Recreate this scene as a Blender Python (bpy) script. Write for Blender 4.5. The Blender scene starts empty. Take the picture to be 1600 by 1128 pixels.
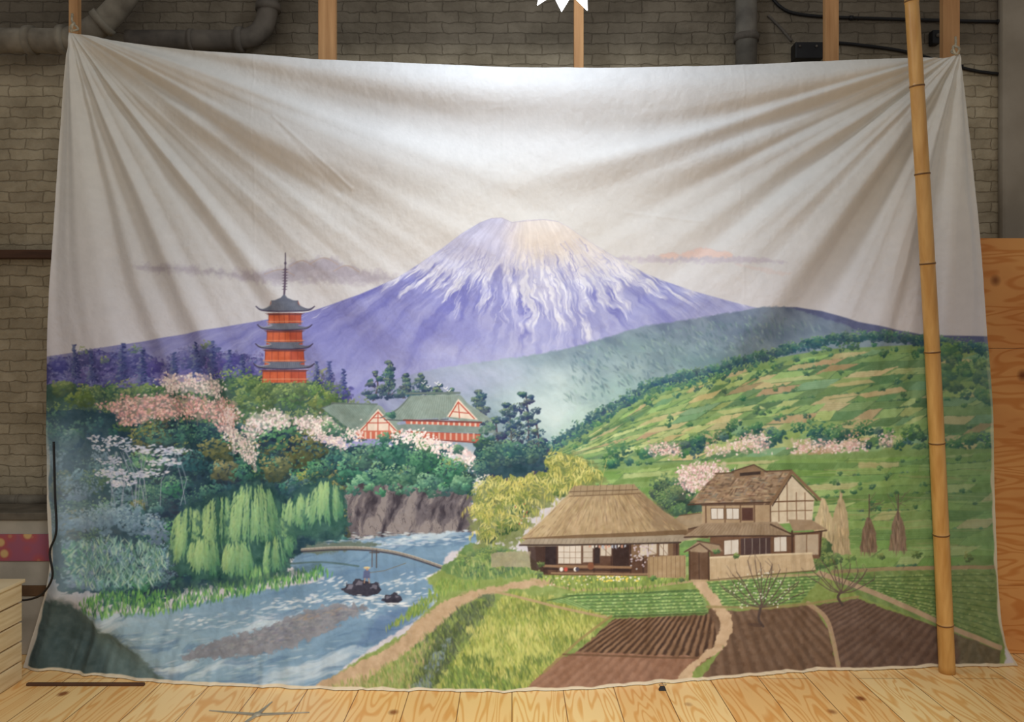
import bpy, math, numpy as np, random
from mathutils import Vector
random.seed(3)
rng=np.random.default_rng(7)
W,H=1600,1128
S=0.0035; D=4.5; CZ=496*S
def P(px,py,y=0.0):
    k=S*(D+y)/D
    return Vector(((px-800)*k,y,CZ+(564-py)*k))
# ------------------------------------------------------------------ painting toolkit
TAB=rng.random((12,256,256)).astype(np.float32)*2-1
def vn(x,y,s=0):
    xi=np.floor(x).astype(np.int32); yi=np.floor(y).astype(np.int32)
    fx=x-xi; fy=y-yi
    fx=fx*fx*(3-2*fx); fy=fy*fy*(3-2*fy)
    T=TAB[s%12]; x0=xi&255;x1=(xi+1)&255;y0=yi&255;y1=(yi+1)&255
    return (T[y0,x0]*(1-fx)+T[y0,x1]*fx)*(1-fy)+(T[y1,x0]*(1-fx)+T[y1,x1]*fx)*fy
def fbm(x,y,s=0,o=4):
    r=0;a=1;t=0
    for i in range(o):
        r=r+a*vn(x*2**i+i*17.3,y*2**i+i*9.1,s+i); t+=a; a*=.55
    return r/t*1.5
YY,XX=np.mgrid[0:H,0:W].astype(np.float32)
N6=fbm(XX/7,YY/7,1,3); N20=fbm(XX/22,YY/22,3,3); N60=fbm(XX/70,YY/70,5,4)
C=np.zeros((H,W,3),np.float32)
def A(c): return np.array(c,np.float32)
def smooth(pts,n=6,closed=True):
    p=[A(q) for q in pts]; m=len(p); out=[]
    rngi=range(m if closed else m-1)
    for i in rngi:
        if closed: a,b,c,d=p[i-1],p[i],p[(i+1)%m],p[(i+2)%m]
        else: a,b,c,d=p[max(i-1,0)],p[i],p[i+1],p[min(i+2,m-1)]
        for k in range(n):
            t=k/n
            out.append(.5*((2*b)+(c-a)*t+(2*a-5*b+4*c-d)*t*t+(3*b-a-3*c+d)*t**3))
    if not closed: out.append(p[-1])
    return [tuple(o) for o in out]
def bbox(pts,m):
    xs=[p[0] for p in pts]; ys=[p[1] for p in pts]
    return max(0,int(min(xs)-m)),min(W,int(max(xs)+m+2)),max(0,int(min(ys)-m)),min(H,int(max(ys)+m+2))
def segd(X,Y,a,b):
    dx,dy=b[0]-a[0],b[1]-a[1]; L=dx*dx+dy*dy+1e-9
    t=np.clip(((X-a[0])*dx+(Y-a[1])*dy)/L,0,1)
    return (X-a[0]-t*dx)**2+(Y-a[1]-t*dy)**2
def blend(b,m,col):
    x0,x1,y0,y1=b
    if isinstance(col,np.ndarray) and col.ndim==3: c=col[y0:y1,x0:x1]
    else: c=A(col)
    C[y0:y1,x0:x1]+= (c-C[y0:y1,x0:x1])*m[...,None]
def polymask(pts,soft=1.0,rough=0,nf=None):
    b=bbox(pts,soft+rough*1.5+1); x0,x1,y0,y1=b
    if x1<=x0 or y1<=y0: return b,None
    X=XX[y0:y1,x0:x1];Y=YY[y0:y1,x0:x1]
    d=np.full(X.shape,1e9,np.float32); ins=np.zeros(X.shape,bool)
    n=len(pts)
    for i in range(n):
        a=pts[i];c=pts[(i+1)%n]
        d=np.minimum(d,segd(X,Y,a,c))
        if a[1]!=c[1]:
            ins^=((a[1]>Y)!=(c[1]>Y))&(X<(c[0]-a[0])*(Y-a[1])/(c[1]-a[1])+a[0])
    sd=np.sqrt(d)*np.where(ins,1,-1)
    if rough: sd=sd+rough*(N6 if nf is None else nf)[y0:y1,x0:x1]
    return b,np.clip(.5+sd/soft,0,1)
def poly(pts,col,soft=1.2,rough=0,a=1,tex=0,nf=None,col2=None):
    b,m=polymask(pts,soft,rough,nf)
    if m is None: return
    x0,x1,y0,y1=b
    if not(isinstance(col,np.ndarray) and col.ndim==3) and (tex or col2 is not None):
        c=np.ones((y1-y0,x1-x0,3),np.float32)*A(col)
        if col2 is not None:
            t=np.linspace(0,1,y1-y0)[:,None,None]; c=c*(1-t)+A(col2)*t
        if tex: c=c+ (N6*.6+N20*.5)[y0:y1,x0:x1,None]*tex
        C[y0:y1,x0:x1]+=(c-C[y0:y1,x0:x1])*(m*a)[...,None]
    else: blend(b,m*a,col)
def line(pts,w,col,a=1):
    b=bbox(pts,w+1);x0,x1,y0,y1=b
    if x1<=x0 or y1<=y0: return
    X=XX[y0:y1,x0:x1];Y=YY[y0:y1,x0:x1]; d=np.full(X.shape,1e9,np.float32)
    for i in range(len(pts)-1): d=np.minimum(d,segd(X,Y,pts[i],pts[i+1]))
    blend(b,np.clip(w/2+.5-np.sqrt(d),0,1)*a*min(1,w),col)
def dab(x,y,rx,ry,ang,col,a=1):
    R=max(rx,ry)+1.5
    x0=int(x-R);x1=int(x+R)+2;y0=int(y-R);y1=int(y+R)+2
    if x0<0 or y0<0 or x1>W or y1>H: return
    X=XX[y0:y1,x0:x1]-x;Y=YY[y0:y1,x0:x1]-y
    if ang: 
        c,s=math.cos(ang),math.sin(ang); X,Y=X*c+Y*s,Y*c-X*s
    d=np.sqrt((X/rx)**2+(Y/ry)**2)
    m=np.clip((1-d)*min(rx,ry)+.5,0,1)*a
    V=C[y0:y1,x0:x1]; V+=(col-V)*m[...,None]
def jit(c,j=10): return np.clip(A(c)+random.uniform(-j,j)+rng.normal(0,j*.3,3),0,255).astype(np.float32)
def inpoly(x,y,pts):
    ins=False;n=len(pts)
    for i in range(n):
        a=pts[i];c=pts[i-1]
        if (a[1]>y)!=(c[1]>y) and x<(c[0]-a[0])*(y-a[1])/(c[1]-a[1])+a[0]: ins=not ins
    return ins
def pts_in(pts,n):
    x0,x1=min(p[0] for p in pts),max(p[0] for p in pts);y0,y1=min(p[1] for p in pts),max(p[1] for p in pts)
    o=[];k=0
    while len(o)<n and k<n*30:
        k+=1;x=random.uniform(x0,x1);y=random.uniform(y0,y1)
        if inpoly(x,y,pts): o.append((x,y))
    return o
def clump(cx,cy,r,dark,mid,light,n=22,ds=3.2,lx=-.25,flat=.8):
    hs_=rng.normal(0,4,3); D_=A(dark)+hs_; M_=A(mid)+hs_; L_=A(light)+hs_
    L=[]; ph=random.uniform(0,6); k3=random.choice([2,3,4])
    for k in range(int(n*1.9)):
        t=random.uniform(0,6.28);q=math.sqrt(random.random())*(1+.22*math.sin(t*k3+ph))
        dx=math.cos(t)*q;dy=math.sin(t)*q
        L.append((.36-.55*dy+lx*dx+random.gauss(0,.14),dx,dy))
    L.sort()
    for l,dx,dy in L:
        l=min(max(l,0),1)
        c=D_+(M_-D_)*(l/.5) if l<.5 else M_+(L_-M_)*((l-.5)/.5)
        s=ds*(1.25-.65*l)*random.uniform(.6,1.35)
        dab(cx+dx*r,cy+dy*r*flat,s,s*.62,random.uniform(-1.2,1.2),np.clip(c+random.uniform(-6,6),0,255).astype(np.float32),.8)
def mass(pts,r,dark,mid,light,dens=1.0,n=20,ds=3.2,base=True):
    if base: poly(pts,dark,soft=2,rough=5,tex=14)
    ar=0
    for i in range(len(pts)): ar+=pts[i-1][0]*pts[i][1]-pts[i][0]*pts[i-1][1]
    k=int(abs(ar)/2/(r*r*1.7)*dens)+1
    for x,y in sorted(pts_in(pts,k),key=lambda p:p[1]):
        f=random.choice([.6,.8,1,1.3,1.6])
        clump(x,y,r*f,dark,mid,light,int(n*f*f)+6,ds*random.choice([.65,.8,1]))
def blossom(pts,n,cols,s=2.6,sh=None):
    if sh is not None: poly(pts,sh,soft=5,rough=9,a=.5,tex=12)
    for x,y in pts_in(pts,int(n*1.3)):
        x+=random.gauss(0,5);y+=random.gauss(0,4)
        dab(x,y,s*random.uniform(.35,1),s*random.uniform(.35,.8),random.uniform(0,3),jit(random.choice(cols),9),.85)
def strokes(pts,n,cols,L=(6,12),w=1.2,ang=1.57,dj=.25,a=.8):
    for x,y in sorted(pts_in(pts,n),key=lambda p:p[1]):
        l=random.uniform(*L)/2; dab(x,y,l,w*random.uniform(.6,1.2),ang+random.uniform(-dj,dj),jit(random.choice(cols),9),a)
def conifer(x,base,h,w,cols):
    line([(x,base),(x,base-h)],1.4,cols[0],.9)
    n=int(h/4)
    for i in range(n):
        t=i/n; y=base-h+h*t; ww=w*(.12+.88*t)*random.uniform(.75,1.1)
        for k in range(3+int(6*t)):
            dx=random.uniform(-1,1)*ww; l=.5-dx/ww*.35+random.uniform(-.2,.2)
            dab(x+dx,y+abs(dx)*.25,random.uniform(2,3.6),1.4,random.choice([-.5,.5]),jit(cols[0] if l<.4 else cols[1] if l<.75 else cols[2],7),.85)
# ------------------------------------------------------------------ SKY
t=np.clip((YY-300)/260,0,1)[...,None]
C[:]=A((220,220,222))*(1-t)+A((206,204,213))*t
C+=(N60*3+N20*1)[...,None]
g=np.exp(-(((XX-830)/420)**2+((YY-360)/110)**2))[...,None]*.5
C+= (A((222,217,206))-C)*g
# tan-grey tint toward the top corners, fold shade painted into the canvas colour
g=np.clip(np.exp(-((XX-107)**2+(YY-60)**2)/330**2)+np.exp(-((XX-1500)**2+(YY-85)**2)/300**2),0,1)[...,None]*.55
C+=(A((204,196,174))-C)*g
# clouds
poly(smooth([(215,415),(300,418),(380,424),(440,420),(455,407),(480,410),(500,402),(530,408),(560,420),(600,428),(622,438),(560,443),(480,440),(400,440),(330,428),(240,422)]),(168,160,174),soft=10,rough=6,a=.75,tex=12)
for c in [(470,415,22,9),(505,412,25,10),(540,423,22,9),(435,428,25,8)]:
    dab(c[0],c[1],c[2],c[3],0,A((162,154,170)),.35); line(smooth([(c[0]-c[2]*.9,c[1]),(c[0],c[1]-c[3]),(c[0]+c[2]*.9,c[1]+1)],6,False),1.4,(186,160,142),.6)
poly(smooth([(925,398),(1000,402),(1050,396),(1075,392),(1100,385),(1125,390),(1145,400),(1200,405),(1225,412),(1150,410),(1050,409),(960,406)]),(192,184,196),soft=5,rough=4,a=.85,tex=6)
poly(smooth([(1030,399),(1075,391),(1100,384),(1125,390),(1142,399),(1090,402)]),(228,200,190),soft=4,rough=4,a=.9)
poly(smooth([(1180,418),(1230,428),(1210,430),(1150,414)]),(212,194,190),soft=4,rough=3,a=.5)
# ------------------------------------------------------------------ MOUNTAIN
mt=[(60,560),(180,541),(330,514),(480,487),(560,460),(620,434),(655,412),(690,389),(722,366),(750,349),(768,342),(784,341),(800,348),(825,344),(850,343),(872,346),(888,354),(905,366),(930,382),(960,400),(1010,427),(1080,454),(1140,471),(1200,487),(1270,500),(1450,530),(1450,700),(60,700)]
wq=N60*.04+N20*.03
an=(XX-822)/(YY-285+1e-3)+wq; rr=np.sqrt((XX-822)**2+(YY-285)**2)
rib=fbm(an*9,rr/95,2,4); rib2=fbm(an*22,rr/38,6,3); rib3=fbm(an*52,rr/18,9,2)
tx=np.clip((XX-500)/600,0,1)[...,None]
mc=A((126,127,192))*(1-tx)+A((156,160,206))*tx
ty=np.clip((YY-470)/120,0,1)[...,None]
mc=mc*(1-ty*.5)+A((156,160,204))*ty*.5
tl=np.clip((330-XX)/260,0,1)[...,None]; mc=mc+(A((138,138,178))-mc)*tl
mc=mc+(rib*15+rib2*9+rib3*6)[...,None]*A((1,1,.6))*(1-tl)
dk=np.clip((-rib-.12)*3,0,1)*np.clip((YY-400)/60,0,1)*np.clip((XX-560)/120,0,1)*np.clip((1080-XX)/100,0,1)
mc=mc+(A((106,108,182))-mc)*(dk*.6)[...,None]
lt=np.clip((rib2-.12)*3,0,1)*np.clip((YY-420)/40,0,1)*np.clip((575-YY)/70,0,1)*np.exp(-((XX-860)/130)**2)
mc=mc+(A((198,199,228))-mc)*(lt*.6)[...,None]
for (x,y,r,c,a) in [(600,540,90,(114,115,186),.55),(720,525,60,(108,109,182),.5),(540,560,80,(124,126,188),.4),(690,548,34,(184,185,218),.55),(800,548,54,(176,179,216),.55),(500,515,70,(124,125,194),.4),(640,580,70,(168,172,212),.6),(760,565,80,(170,175,212),.5),(560,590,60,(154,158,204),.5),(960,480,70,(140,145,202),.4)]:
    g=np.exp(-(((XX-x)/r)**2+((YY-y)/(r*.5))**2)*1.5)*a*(.7+.5*rib2); mc=mc+(A(c)-mc)*np.clip(g,0,1)[...,None]
bm_,mm_=polymask(mt,1.5)
poly(mt,mc,soft=1.5)
env=np.interp(XX[0],[600,640,680,700,740,770,800,850,900,950,985,1015,1060],[414,422,430,440,452,460,464,466,460,452,444,434,420])
pn=.55*fbm(an*7+3,rr/85,8,3)+.45*fbm(an*17+N20*.2,rr/44,9,3)+.38*fbm(an*40,rr/28,1,2)
dens=(env[None,:]-YY)/60+pn*1.15
sm_=np.clip(dens*1.9+.5,0,1)
b,m=bm_,mm_; x0,x1,y0,y1=b
sn=A((198,198,226))*(1-np.clip((XX-780)/40,0,1))[...,None]+A((230,222,214))*np.clip((XX-780)/40,0,1)[...,None]
lo=np.clip((YY-388)/50,0,1)[...,None]; sn=sn*(1-lo)+A((224,225,238))*lo
sn=sn+(rib*9+rib2*9+rib3*8)[...,None]
blend(b,m*sm_[y0:y1,x0:x1]*.9,sn)
rdg=np.clip((.10-np.abs(fbm(an*10+N20*.2,rr/44,4,3)))*11,0,1)*np.clip((YY-378)/50,0,1)*sm_
blend(b,m*rdg[y0:y1,x0:x1]*.5,(144,146,206))
rk=np.clip((-rib3-.1)*3,0,1)*np.clip((YY-368)/60,0,1)*sm_
blend(b,m*rk[y0:y1,x0:x1]*.5,(164,166,214))
gl=np.exp(-(((XX-850)/75)**2+((YY-372)/30)**2)); blend(b,m*gl[y0:y1,x0:x1]*.5,(230,212,194))
for i in range(200):
    a0=random.uniform(-1.2,1.25); r0=random.uniform(110,215); L=random.uniform(8,30); sk=random.uniform(-.2,.2)
    p=[(822+(r0+k*L/5)*math.sin(a0+sk*k/25)+random.uniform(-1.2,1.2),285+(r0+k*L/5)*math.cos(a0+sk*k/25)) for k in range(6)]
    if abs(p[0][0]-822)>190 or any(not inpoly(q[0],q[1]-4,mt) for q in p): continue
    line(p,random.uniform(.7,1.4),random.choice([(226,226,238),(214,213,234),(126,125,186),(140,140,198)]),.5)
line([(768,342),(784,341),(800,348),(850,343),(872,346)],1.2,(184,176,190),.6)
line([(788,350),(800,362),(806,350)],1.5,(194,184,202),.6)
# ------------------------------------------------------------------ dark ridge + blue-green hill
poly([(1180,482),(1250,479),(1290,485),(1340,503),(1400,516),(1446,524),(1560,526),(1560,570),(1180,570)],(92,100,138),soft=2,tex=6)
hill=[(560,615),(640,586),(700,573),(800,559),(880,546),(950,526),(1010,509),(1080,499),(1150,487),(1200,480),(1245,482),(1290,496),(1330,512),(1370,530),(1445,545),(1445,600),(1100,620),(900,720),(700,700),(560,650)]
hx=(XX*.8+YY*.6); hy=(YY*.8-XX*.6)
hn=fbm(hx/60,hy/30,4,4); hn2=fbm(hx/20,hy/11,7,3)
tq=np.clip((YY-490)/150,0,1)[...,None]
hc=A((114,130,154))*(1-tq)+A((140,170,172))*tq
hl=np.clip((840-XX)/240,0,1)[...,None]; hc=hc+(A((146,150,190))-hc)*hl*.85
hc=hc+(hn*19+hn2*11)[...,None]*A((1,1.05,.85))
for (x,y,rx,ry,c,a) in [(885,590,60,24,(194,216,214),.65),(875,618,38,42,(204,224,220),.8),(862,650,52,32,(202,222,220),.95),(1120,565,70,16,(88,122,128),.55),(1000,540,80,20,(114,146,150),.4),(830,620,70,34,(188,208,212),.75),(960,610,60,22,(158,194,186),.5),(1200,520,60,15,(92,112,140),.6),(780,585,80,22,(176,188,210),.65),(720,600,60,22,(166,172,206),.6)]:
    g=np.exp(-(((XX-x)/rx)**2+((YY-y)/ry)**2))*a*(1+.6*hn); hc=hc+(A(c)-hc)*np.clip(g,0,1)[...,None]
poly(smooth(hill,4),hc,soft=3,rough=1.5)
strokes([(900,545),(1050,510),(1200,490),(1300,510),(1100,560),(960,610),(880,640)],480,[(96,122,134),(150,178,172),(122,150,152),(86,112,126)],(5,14),1.6,.9,.5,.4)
poly(smooth([(856,708),(890,650),(940,630),(930,665),(900,700)]),(180,208,200),soft=14,rough=5,a=.75)
# ------------------------------------------------------------------ terraced hillside: patchwork of plots
hs=[(840,715),(900,678),(950,645),(1010,610),(1100,585),(1200,562),(1300,545),(1440,538),(1570,545),(1570,760),(840,760)]
poly(hs,(124,156,102),soft=2,tex=10)
RX=[840,900,950,1010,1100,1200,1300,1440,1560]; RY=[715,682,648,613,588,566,550,542,548]
palA=[(110,146,94),(128,162,104),(196,186,136),(144,178,110),(98,134,90),(170,190,122),(132,166,104),(182,196,134),(118,154,98),(156,178,114),(90,126,88),(138,166,102),(184,178,130),(104,140,98),(176,156,118),(120,160,120)]
def plots(mapf,rows,cols,pal,edge,tree=.3,skew=.0):
    for r in range(rows):
        off=random.uniform(0,.8)
        xs=[off-1]
        while xs[-1]<cols: xs.append(xs[-1]+random.choice([.4,.6,.8,1,1.3]))
        for i in range(len(xs)-1):
            a0,a1=xs[i]/cols,xs[i+1]/cols; 
            if a1<-.02 or a0>1.02: continue
            t0,t1=r/rows,(r+1)/rows
            j_=random.uniform(-.012,.012)-skew
            q=[mapf(a0,max(0,t0+random.uniform(-.2,.1)/rows)),mapf(a1,max(0,t0+random.uniform(-.2,.1)/rows)),mapf(a1-.012+j_,t1),mapf(a0-.012+j_,t1)]
            q=[(x+random.uniform(-3,3),y+random.uniform(-1.3,1.3)) for x,y in q]
            c=jit(random.choice(pal),6); poly(q,c,soft=1.6,rough=1.1,tex=10)
            k=max(2,int((q[3][1]-q[0][1])/3.2)); fine=random.random()
            cc1=tuple(c*(.86 if fine<.6 else 1.1))
            if fine<.4:
                for j in range(1,k): 
                    f=j/k; line([(q[0][0]+(q[3][0]-q[0][0])*f,q[0][1]+(q[3][1]-q[0][1])*f),(q[1][0]+(q[2][0]-q[1][0])*f,q[1][1]+(q[2][1]-q[1][1])*f)],.9,cc1,.5)
            elif fine<.85:
                w_=q[1][0]-q[0][0]; m_=max(3,int(w_/3.6))
                for j in range(1,m_):
                    f=j/m_; line([(q[0][0]+(q[1][0]-q[0][0])*f,q[0][1]+(q[1][1]-q[0][1])*f),(q[3][0]+(q[2][0]-q[3][0])*f,q[3][1]+(q[2][1]-q[3][1])*f)],.9,cc1,.5)
            line([q[3],q[2]],random.uniform(.8,2.0),edge,.7)
            if random.random()<.7: line([q[1],q[2]],1.2,edge,.65)
            if random.random()<tree:
                for j in range(random.randint(2,7)):
                    f=random.random(); clump(q[3][0]+(q[2][0]-q[3][0])*f,q[3][1]+(q[2][1]-q[3][1])*f,random.uniform(1.6,4.4),(52,90,74),(80,120,86),(130,166,108),6,1.8)
def mapA(s,t):
    x=835+735*s-(t**1.1)*70*(1-s*.7); xx=835+735*s
    top=float(np.interp(xx,RX,RY)); bot=728-22*s
    return (x+20, top+(bot-top)*(t**1.12)-.03*(xx-1200)*t*(1-t)*4*.5)
plots(mapA,13,17,palA,(74,110,78),.42,.012)
for (x,y,rx,ry,c) in [(1375,612,42,8,(206,180,136)),(1312,618,28,5,(190,178,130)),(1160,640,40,7,(190,200,134)),(1240,592,50,6,(174,190,130)),(1330,598,34,6,(192,182,130))]:
    q=[(x-rx,y+ry*.5),(x+rx*.7,y-ry),(x+rx,y-ry*.1),(x-rx*.6,y+ry*1.2)]
    poly(q,c,soft=1.6,rough=.8,a=.85,tex=8); line([q[3],q[2]],1.2,(96,126,84),.7)
TL=[(858,700),(900,672),(950,640),(1010,603),(1060,588),(1110,577),(1170,560),(1230,545),(1290,530),(1350,524),(1420,528),(1480,535),(1550,545)]
sl=smooth(TL,10,False)
for x,y in sl:
    for k in range(2): clump(x+random.uniform(-6,6),y+random.uniform(-3,5),random.uniform(5,12),(46,78,96),(74,116,108),(134,170,126),12,2.2,lx=.1)
for x,y in sl[::2]:
    if x<1200: clump(x-10,y+14,7,(60,100,94),(92,136,104),(140,176,118),8,2)
for x,y in sl[::2]:
    clump(x+random.uniform(-8,20),y+random.uniform(12,30),random.uniform(3,9),(52,90,82),(82,126,90),(130,168,108),8,2)
for i in range(40):
    x=random.uniform(1000,1540); y=random.uniform(580,668)
    if y<float(np.interp(x,RX,RY))+16: continue
    clump(x,y,random.uniform(2.5,7),(48,84,74),(78,120,84),(126,164,102),9,2)
mass([(1462,545),(1550,550),(1552,640),(1465,600)],9,(54,86,82),(80,118,88),(122,154,98),.6,base=False)
for i in range(64):
    x=random.uniform(935,1545); y=np.interp(x,[935,1100,1250,1545],[712,690,676,690])+random.uniform(-10,14)
    clump(x,y,random.uniform(7,14),*random.choice([((38,74,74),(62,112,82),(124,164,104)),((46,86,60),(84,130,76),(148,178,102)),((46,78,86),(72,110,100),(118,154,120))]),20,2.3)
for (x,y,r) in [(968,700,20),(1150,664,13),(1270,668,18),(1345,668,17),(1420,672,15),(1215,680,15),(1090,690,15),(1500,690,20),(1535,700,20),(1010,706,12),(1185,668,10),(1310,676,14)]: clump(x,y,r,(36,74,74),(66,118,84),(132,172,108),34,2.3)
for p,n in [([(1013,697),(1060,694),(1062,708),(1018,710)],80),([(1140,695),(1165,682),(1200,678),(1205,702),(1150,706)],120),([(1238,690),(1330,690),(1335,704),(1240,705)],160),([(1320,683),(1355,690),(1350,702),(1325,702)],50),([(1372,680),(1388,678),(1386,694),(1374,694)],30),([(1105,700),(1140,702),(1140,710),(1105,708)],30)]:
    blossom(p,n,[(236,204,196),(244,226,220),(218,176,170)],2.4,(212,182,172))
# ------------------------------------------------------------------ rice terraces
rt=[(925,735),(1000,728),(1150,716),(1300,708),(1450,700),(1560,700),(1560,905),(925,905)]
poly(rt,(122,154,92),soft=3,rough=2,tex=10)
palB=[(108,146,84),(120,158,88),(134,170,98),(114,152,84),(146,178,106),(126,162,92),(100,136,80),(136,170,100),(158,180,118),(172,176,122)]
def mapB(s,t): 
    x=930+640*s; return (x+24*math.sin(t*5),(734-30*s)+(168+30*s)*(t**1.25)+2.5*math.sin(x/70+t*9))
plots(mapB,15,8,palB,(80,114,72),.25,.01)
for i in range(40):
    y=random.uniform(718,860); x=random.uniform(1240,1500); L=random.uniform(40,110)
    line(smooth([(x,y),(x+L*.5,y+random.uniform(-3,4)),(x+L,y+random.uniform(-4,4))],5,False),1.1,random.choice([(188,202,140),(164,152,108),(84,120,70)]),.5)
for i in range(30):
    x=random.uniform(1290,1545); y=random.uniform(712,800); clump(x,y,random.uniform(2,6),(54,90,66),(84,126,80),(130,166,102),7,1.9)
g=np.clip((XX-1380)/140,0,1)*np.clip((YY-540)/40,0,1)*np.clip((900-YY)/60,0,1)*.3
C+=(A((84,118,112))-C)*g[...,None]
# ------------------------------------------------------------------ LEFT forest
mass([(72,566),(100,560),(150,548),(205,554),(260,568),(310,546),(350,550),(400,560),(430,585),(520,600),(550,620),(540,640),(72,640)],14,(70,70,128),(96,95,156),(132,132,182),1.3,ds=3)
for x,y,r in [(95,568,14),(140,558,16),(212,556,20),(235,570,18),(320,552,22),(300,565,16),(360,562,17),(385,575,14),(505,595,17),(530,610,18)]: clump(x,y,r,(62,66,126),(86,89,150),(128,138,166),38,2.8)
CF=[(52,60,114),(72,82,136),(104,116,150)]
for x,b_,h_,w_ in [(122,592,52,10),(150,596,46,9),(196,594,56,11),(222,598,50,10),(272,590,38,8),(306,592,56,11),(334,594,60,11),(358,596,48,10),(378,598,42,9),(494,606,40,9),(514,612,46,10),(536,622,44,9)]: conifer(x,b_,h_,w_,CF)
for x,y,r in [(135,548,8),(212,545,9),(325,538,9),(505,582,8),(170,562,8)]: clump(x,y,r,(84,100,112),(126,146,110),(164,178,118),9,2)
mass([(72,600),(200,605),(380,590),(430,583),(500,600),(530,625),(600,650),(560,680),(72,690)],17,(60,88,80),(96,126,86),(154,170,110),1.1,ds=3)
for x,y,r in [(420,600,26),(460,612,26),(390,618,24),(500,628,20),(130,620,22),(100,605,15)]: clump(x,y,r,(68,90,64),(102,128,76),(156,168,102),50,3)
lf=[(72,640),(160,640),(300,660),(420,670),(540,700),(640,690),(740,740),(740,775),(560,775),(540,840),(400,900),(250,930),(100,925),(72,860)]
mass(lf,19,(36,64,78),(58,100,94),(112,158,120),.9,n=26,ds=3.0)
TP=[((36,64,74),(60,110,98),(118,170,128)),((44,78,56),(80,126,78),(152,180,104)),((62,70,54),(104,110,74),(166,162,102)),((40,76,84),(74,122,120),(140,186,160)),((32,56,76),(52,88,106),(108,148,148)),((46,88,70),(80,142,102),(156,202,138)),((66,94,62),(112,134,80),(180,186,110))]
for x,y in sorted(pts_in(lf,86),key=lambda p:p[1]):
    r=random.uniform(10,30); clump(x+4,y+8,r*1.08,(28,48,64),(36,60,72),(46,76,82),int(r*1.4),3.2,flat=.75); clump(x,y,r,*random.choice(TP),int(r*2.6),random.choice([2.2,2.8]),flat=random.uniform(.7,1.05))
for x,y,r in [(470,700,34),(340,700,26),(350,735,20),(430,730,24)]: clump(x+3,y+8,r,(30,46,56),(40,56,60),(56,70,66),40,3.2); clump(x,y,r,(62,70,52),(106,110,74),(164,158,102),80,2.8)
for x,y,r in [(545,735,25),(570,712,30),(610,700,32),(660,718,30),(700,735,26),(590,745,24),(630,745,28),(720,755,18),(670,755,20),(560,758,16)]: clump(x+3,y+7,r,(30,62,66),(40,76,74),(54,90,82),40,3.2); clump(x,y,r,(42,84,78),(76,132,108),(142,194,150),84,2.6)
for x,y,r in [(290,680,26),(250,690,22),(385,740,24),(330,770,20),(500,735,20)]: clump(x,y,r,(32,58,70),(62,114,100),(112,164,126),54,2.6)
mass([(85,700),(150,680),(180,760),(260,800),(270,900),(110,920),(84,830)],15,(84,116,142),(118,154,178),(170,204,212),.7,n=20,ds=2.6,base=False)
g=np.clip((200-XX)/110,0,1)*np.clip((YY-620)/80,0,1)*np.clip((960-YY)/40,0,1)*.55  # pale bluish haze painted into the lower left colours
C+=(A((156,180,198))-C)*g[...,None]
g=np.clip((330-XX)/130,0,1)*np.clip((YY-660)/60,0,1)*np.clip((940-YY)/60,0,1)*.18
C+=(A((164,188,206))-C)*g[...,None]
# blossoms
blossom([(155,635),(200,622),(250,618),(300,622),(365,628),(372,655),(360,685),(330,655),(290,650),(240,652),(200,668),(180,640)],620,[(236,186,176),(228,170,162),(242,206,198),(206,150,146),(190,148,150)],2.6,(206,162,158))
blossom([(242,592),(280,585),(330,590),(352,606),(340,618),(300,612),(260,612)],240,[(246,234,228),(236,214,210),(240,222,214),(212,182,182)],2.6,(216,196,196))
blossom([(345,640),(372,635),(372,660),(360,668)],70,[(246,232,226),(238,212,210)],2.6)
blossom([(388,655),(410,640),(440,645),(452,660),(440,668),(415,668),(400,684),(386,675)],190,[(250,242,236),(238,222,220),(212,190,190)],2.6,(220,206,202))
blossom([(350,668),(380,672),(402,700),(398,732),(375,710),(355,690)],150,[(250,238,232),(232,210,210)],2.6,(216,198,198))
blossom([(450,662),(480,650),(515,655),(542,684),(540,702),(505,690),(470,668)],260,[(250,240,232),(236,214,210),(210,188,190)],2.6,(220,202,194))
blossom([(615,670),(650,663),(680,680),(705,695),(740,708),(764,735),(755,742),(720,716),(690,705),(655,695),(620,685)],330,[(250,240,236),(238,216,212),(212,190,190)],2.6,(220,200,196))
blossom([(755,742),(770,745),(765,760),(750,755)],25,[(250,240,236)],2.4)
for p in [[(150,690),(190,670),(220,690),(250,700),(310,708),(312,735),(290,765),(250,745),(210,770),(170,755),(150,725)]]:
    for k in range(17):
        x,y=pts_in(p,1)[0]
        strokes([(x-26,y-4),(x,y-9),(x+26,y-3),(x+20,y+4),(x-20,y+5)],28,[(234,234,242),(212,216,236),(190,200,226)],(3,7),1.4,0,.5,.85)
for i in range(14):
    x=random.uniform(160,300); line([(x,790),(x+random.uniform(-10,10),750),(x+random.uniform(-25,25),705)],1.2,(176,184,208),.6)
for i in range(10):
    x=190+i*17; line([(x,665),(x+random.uniform(-5,5),645),(x+random.uniform(-14,14),628)],1.2,(134,100,104),.5)
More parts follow.
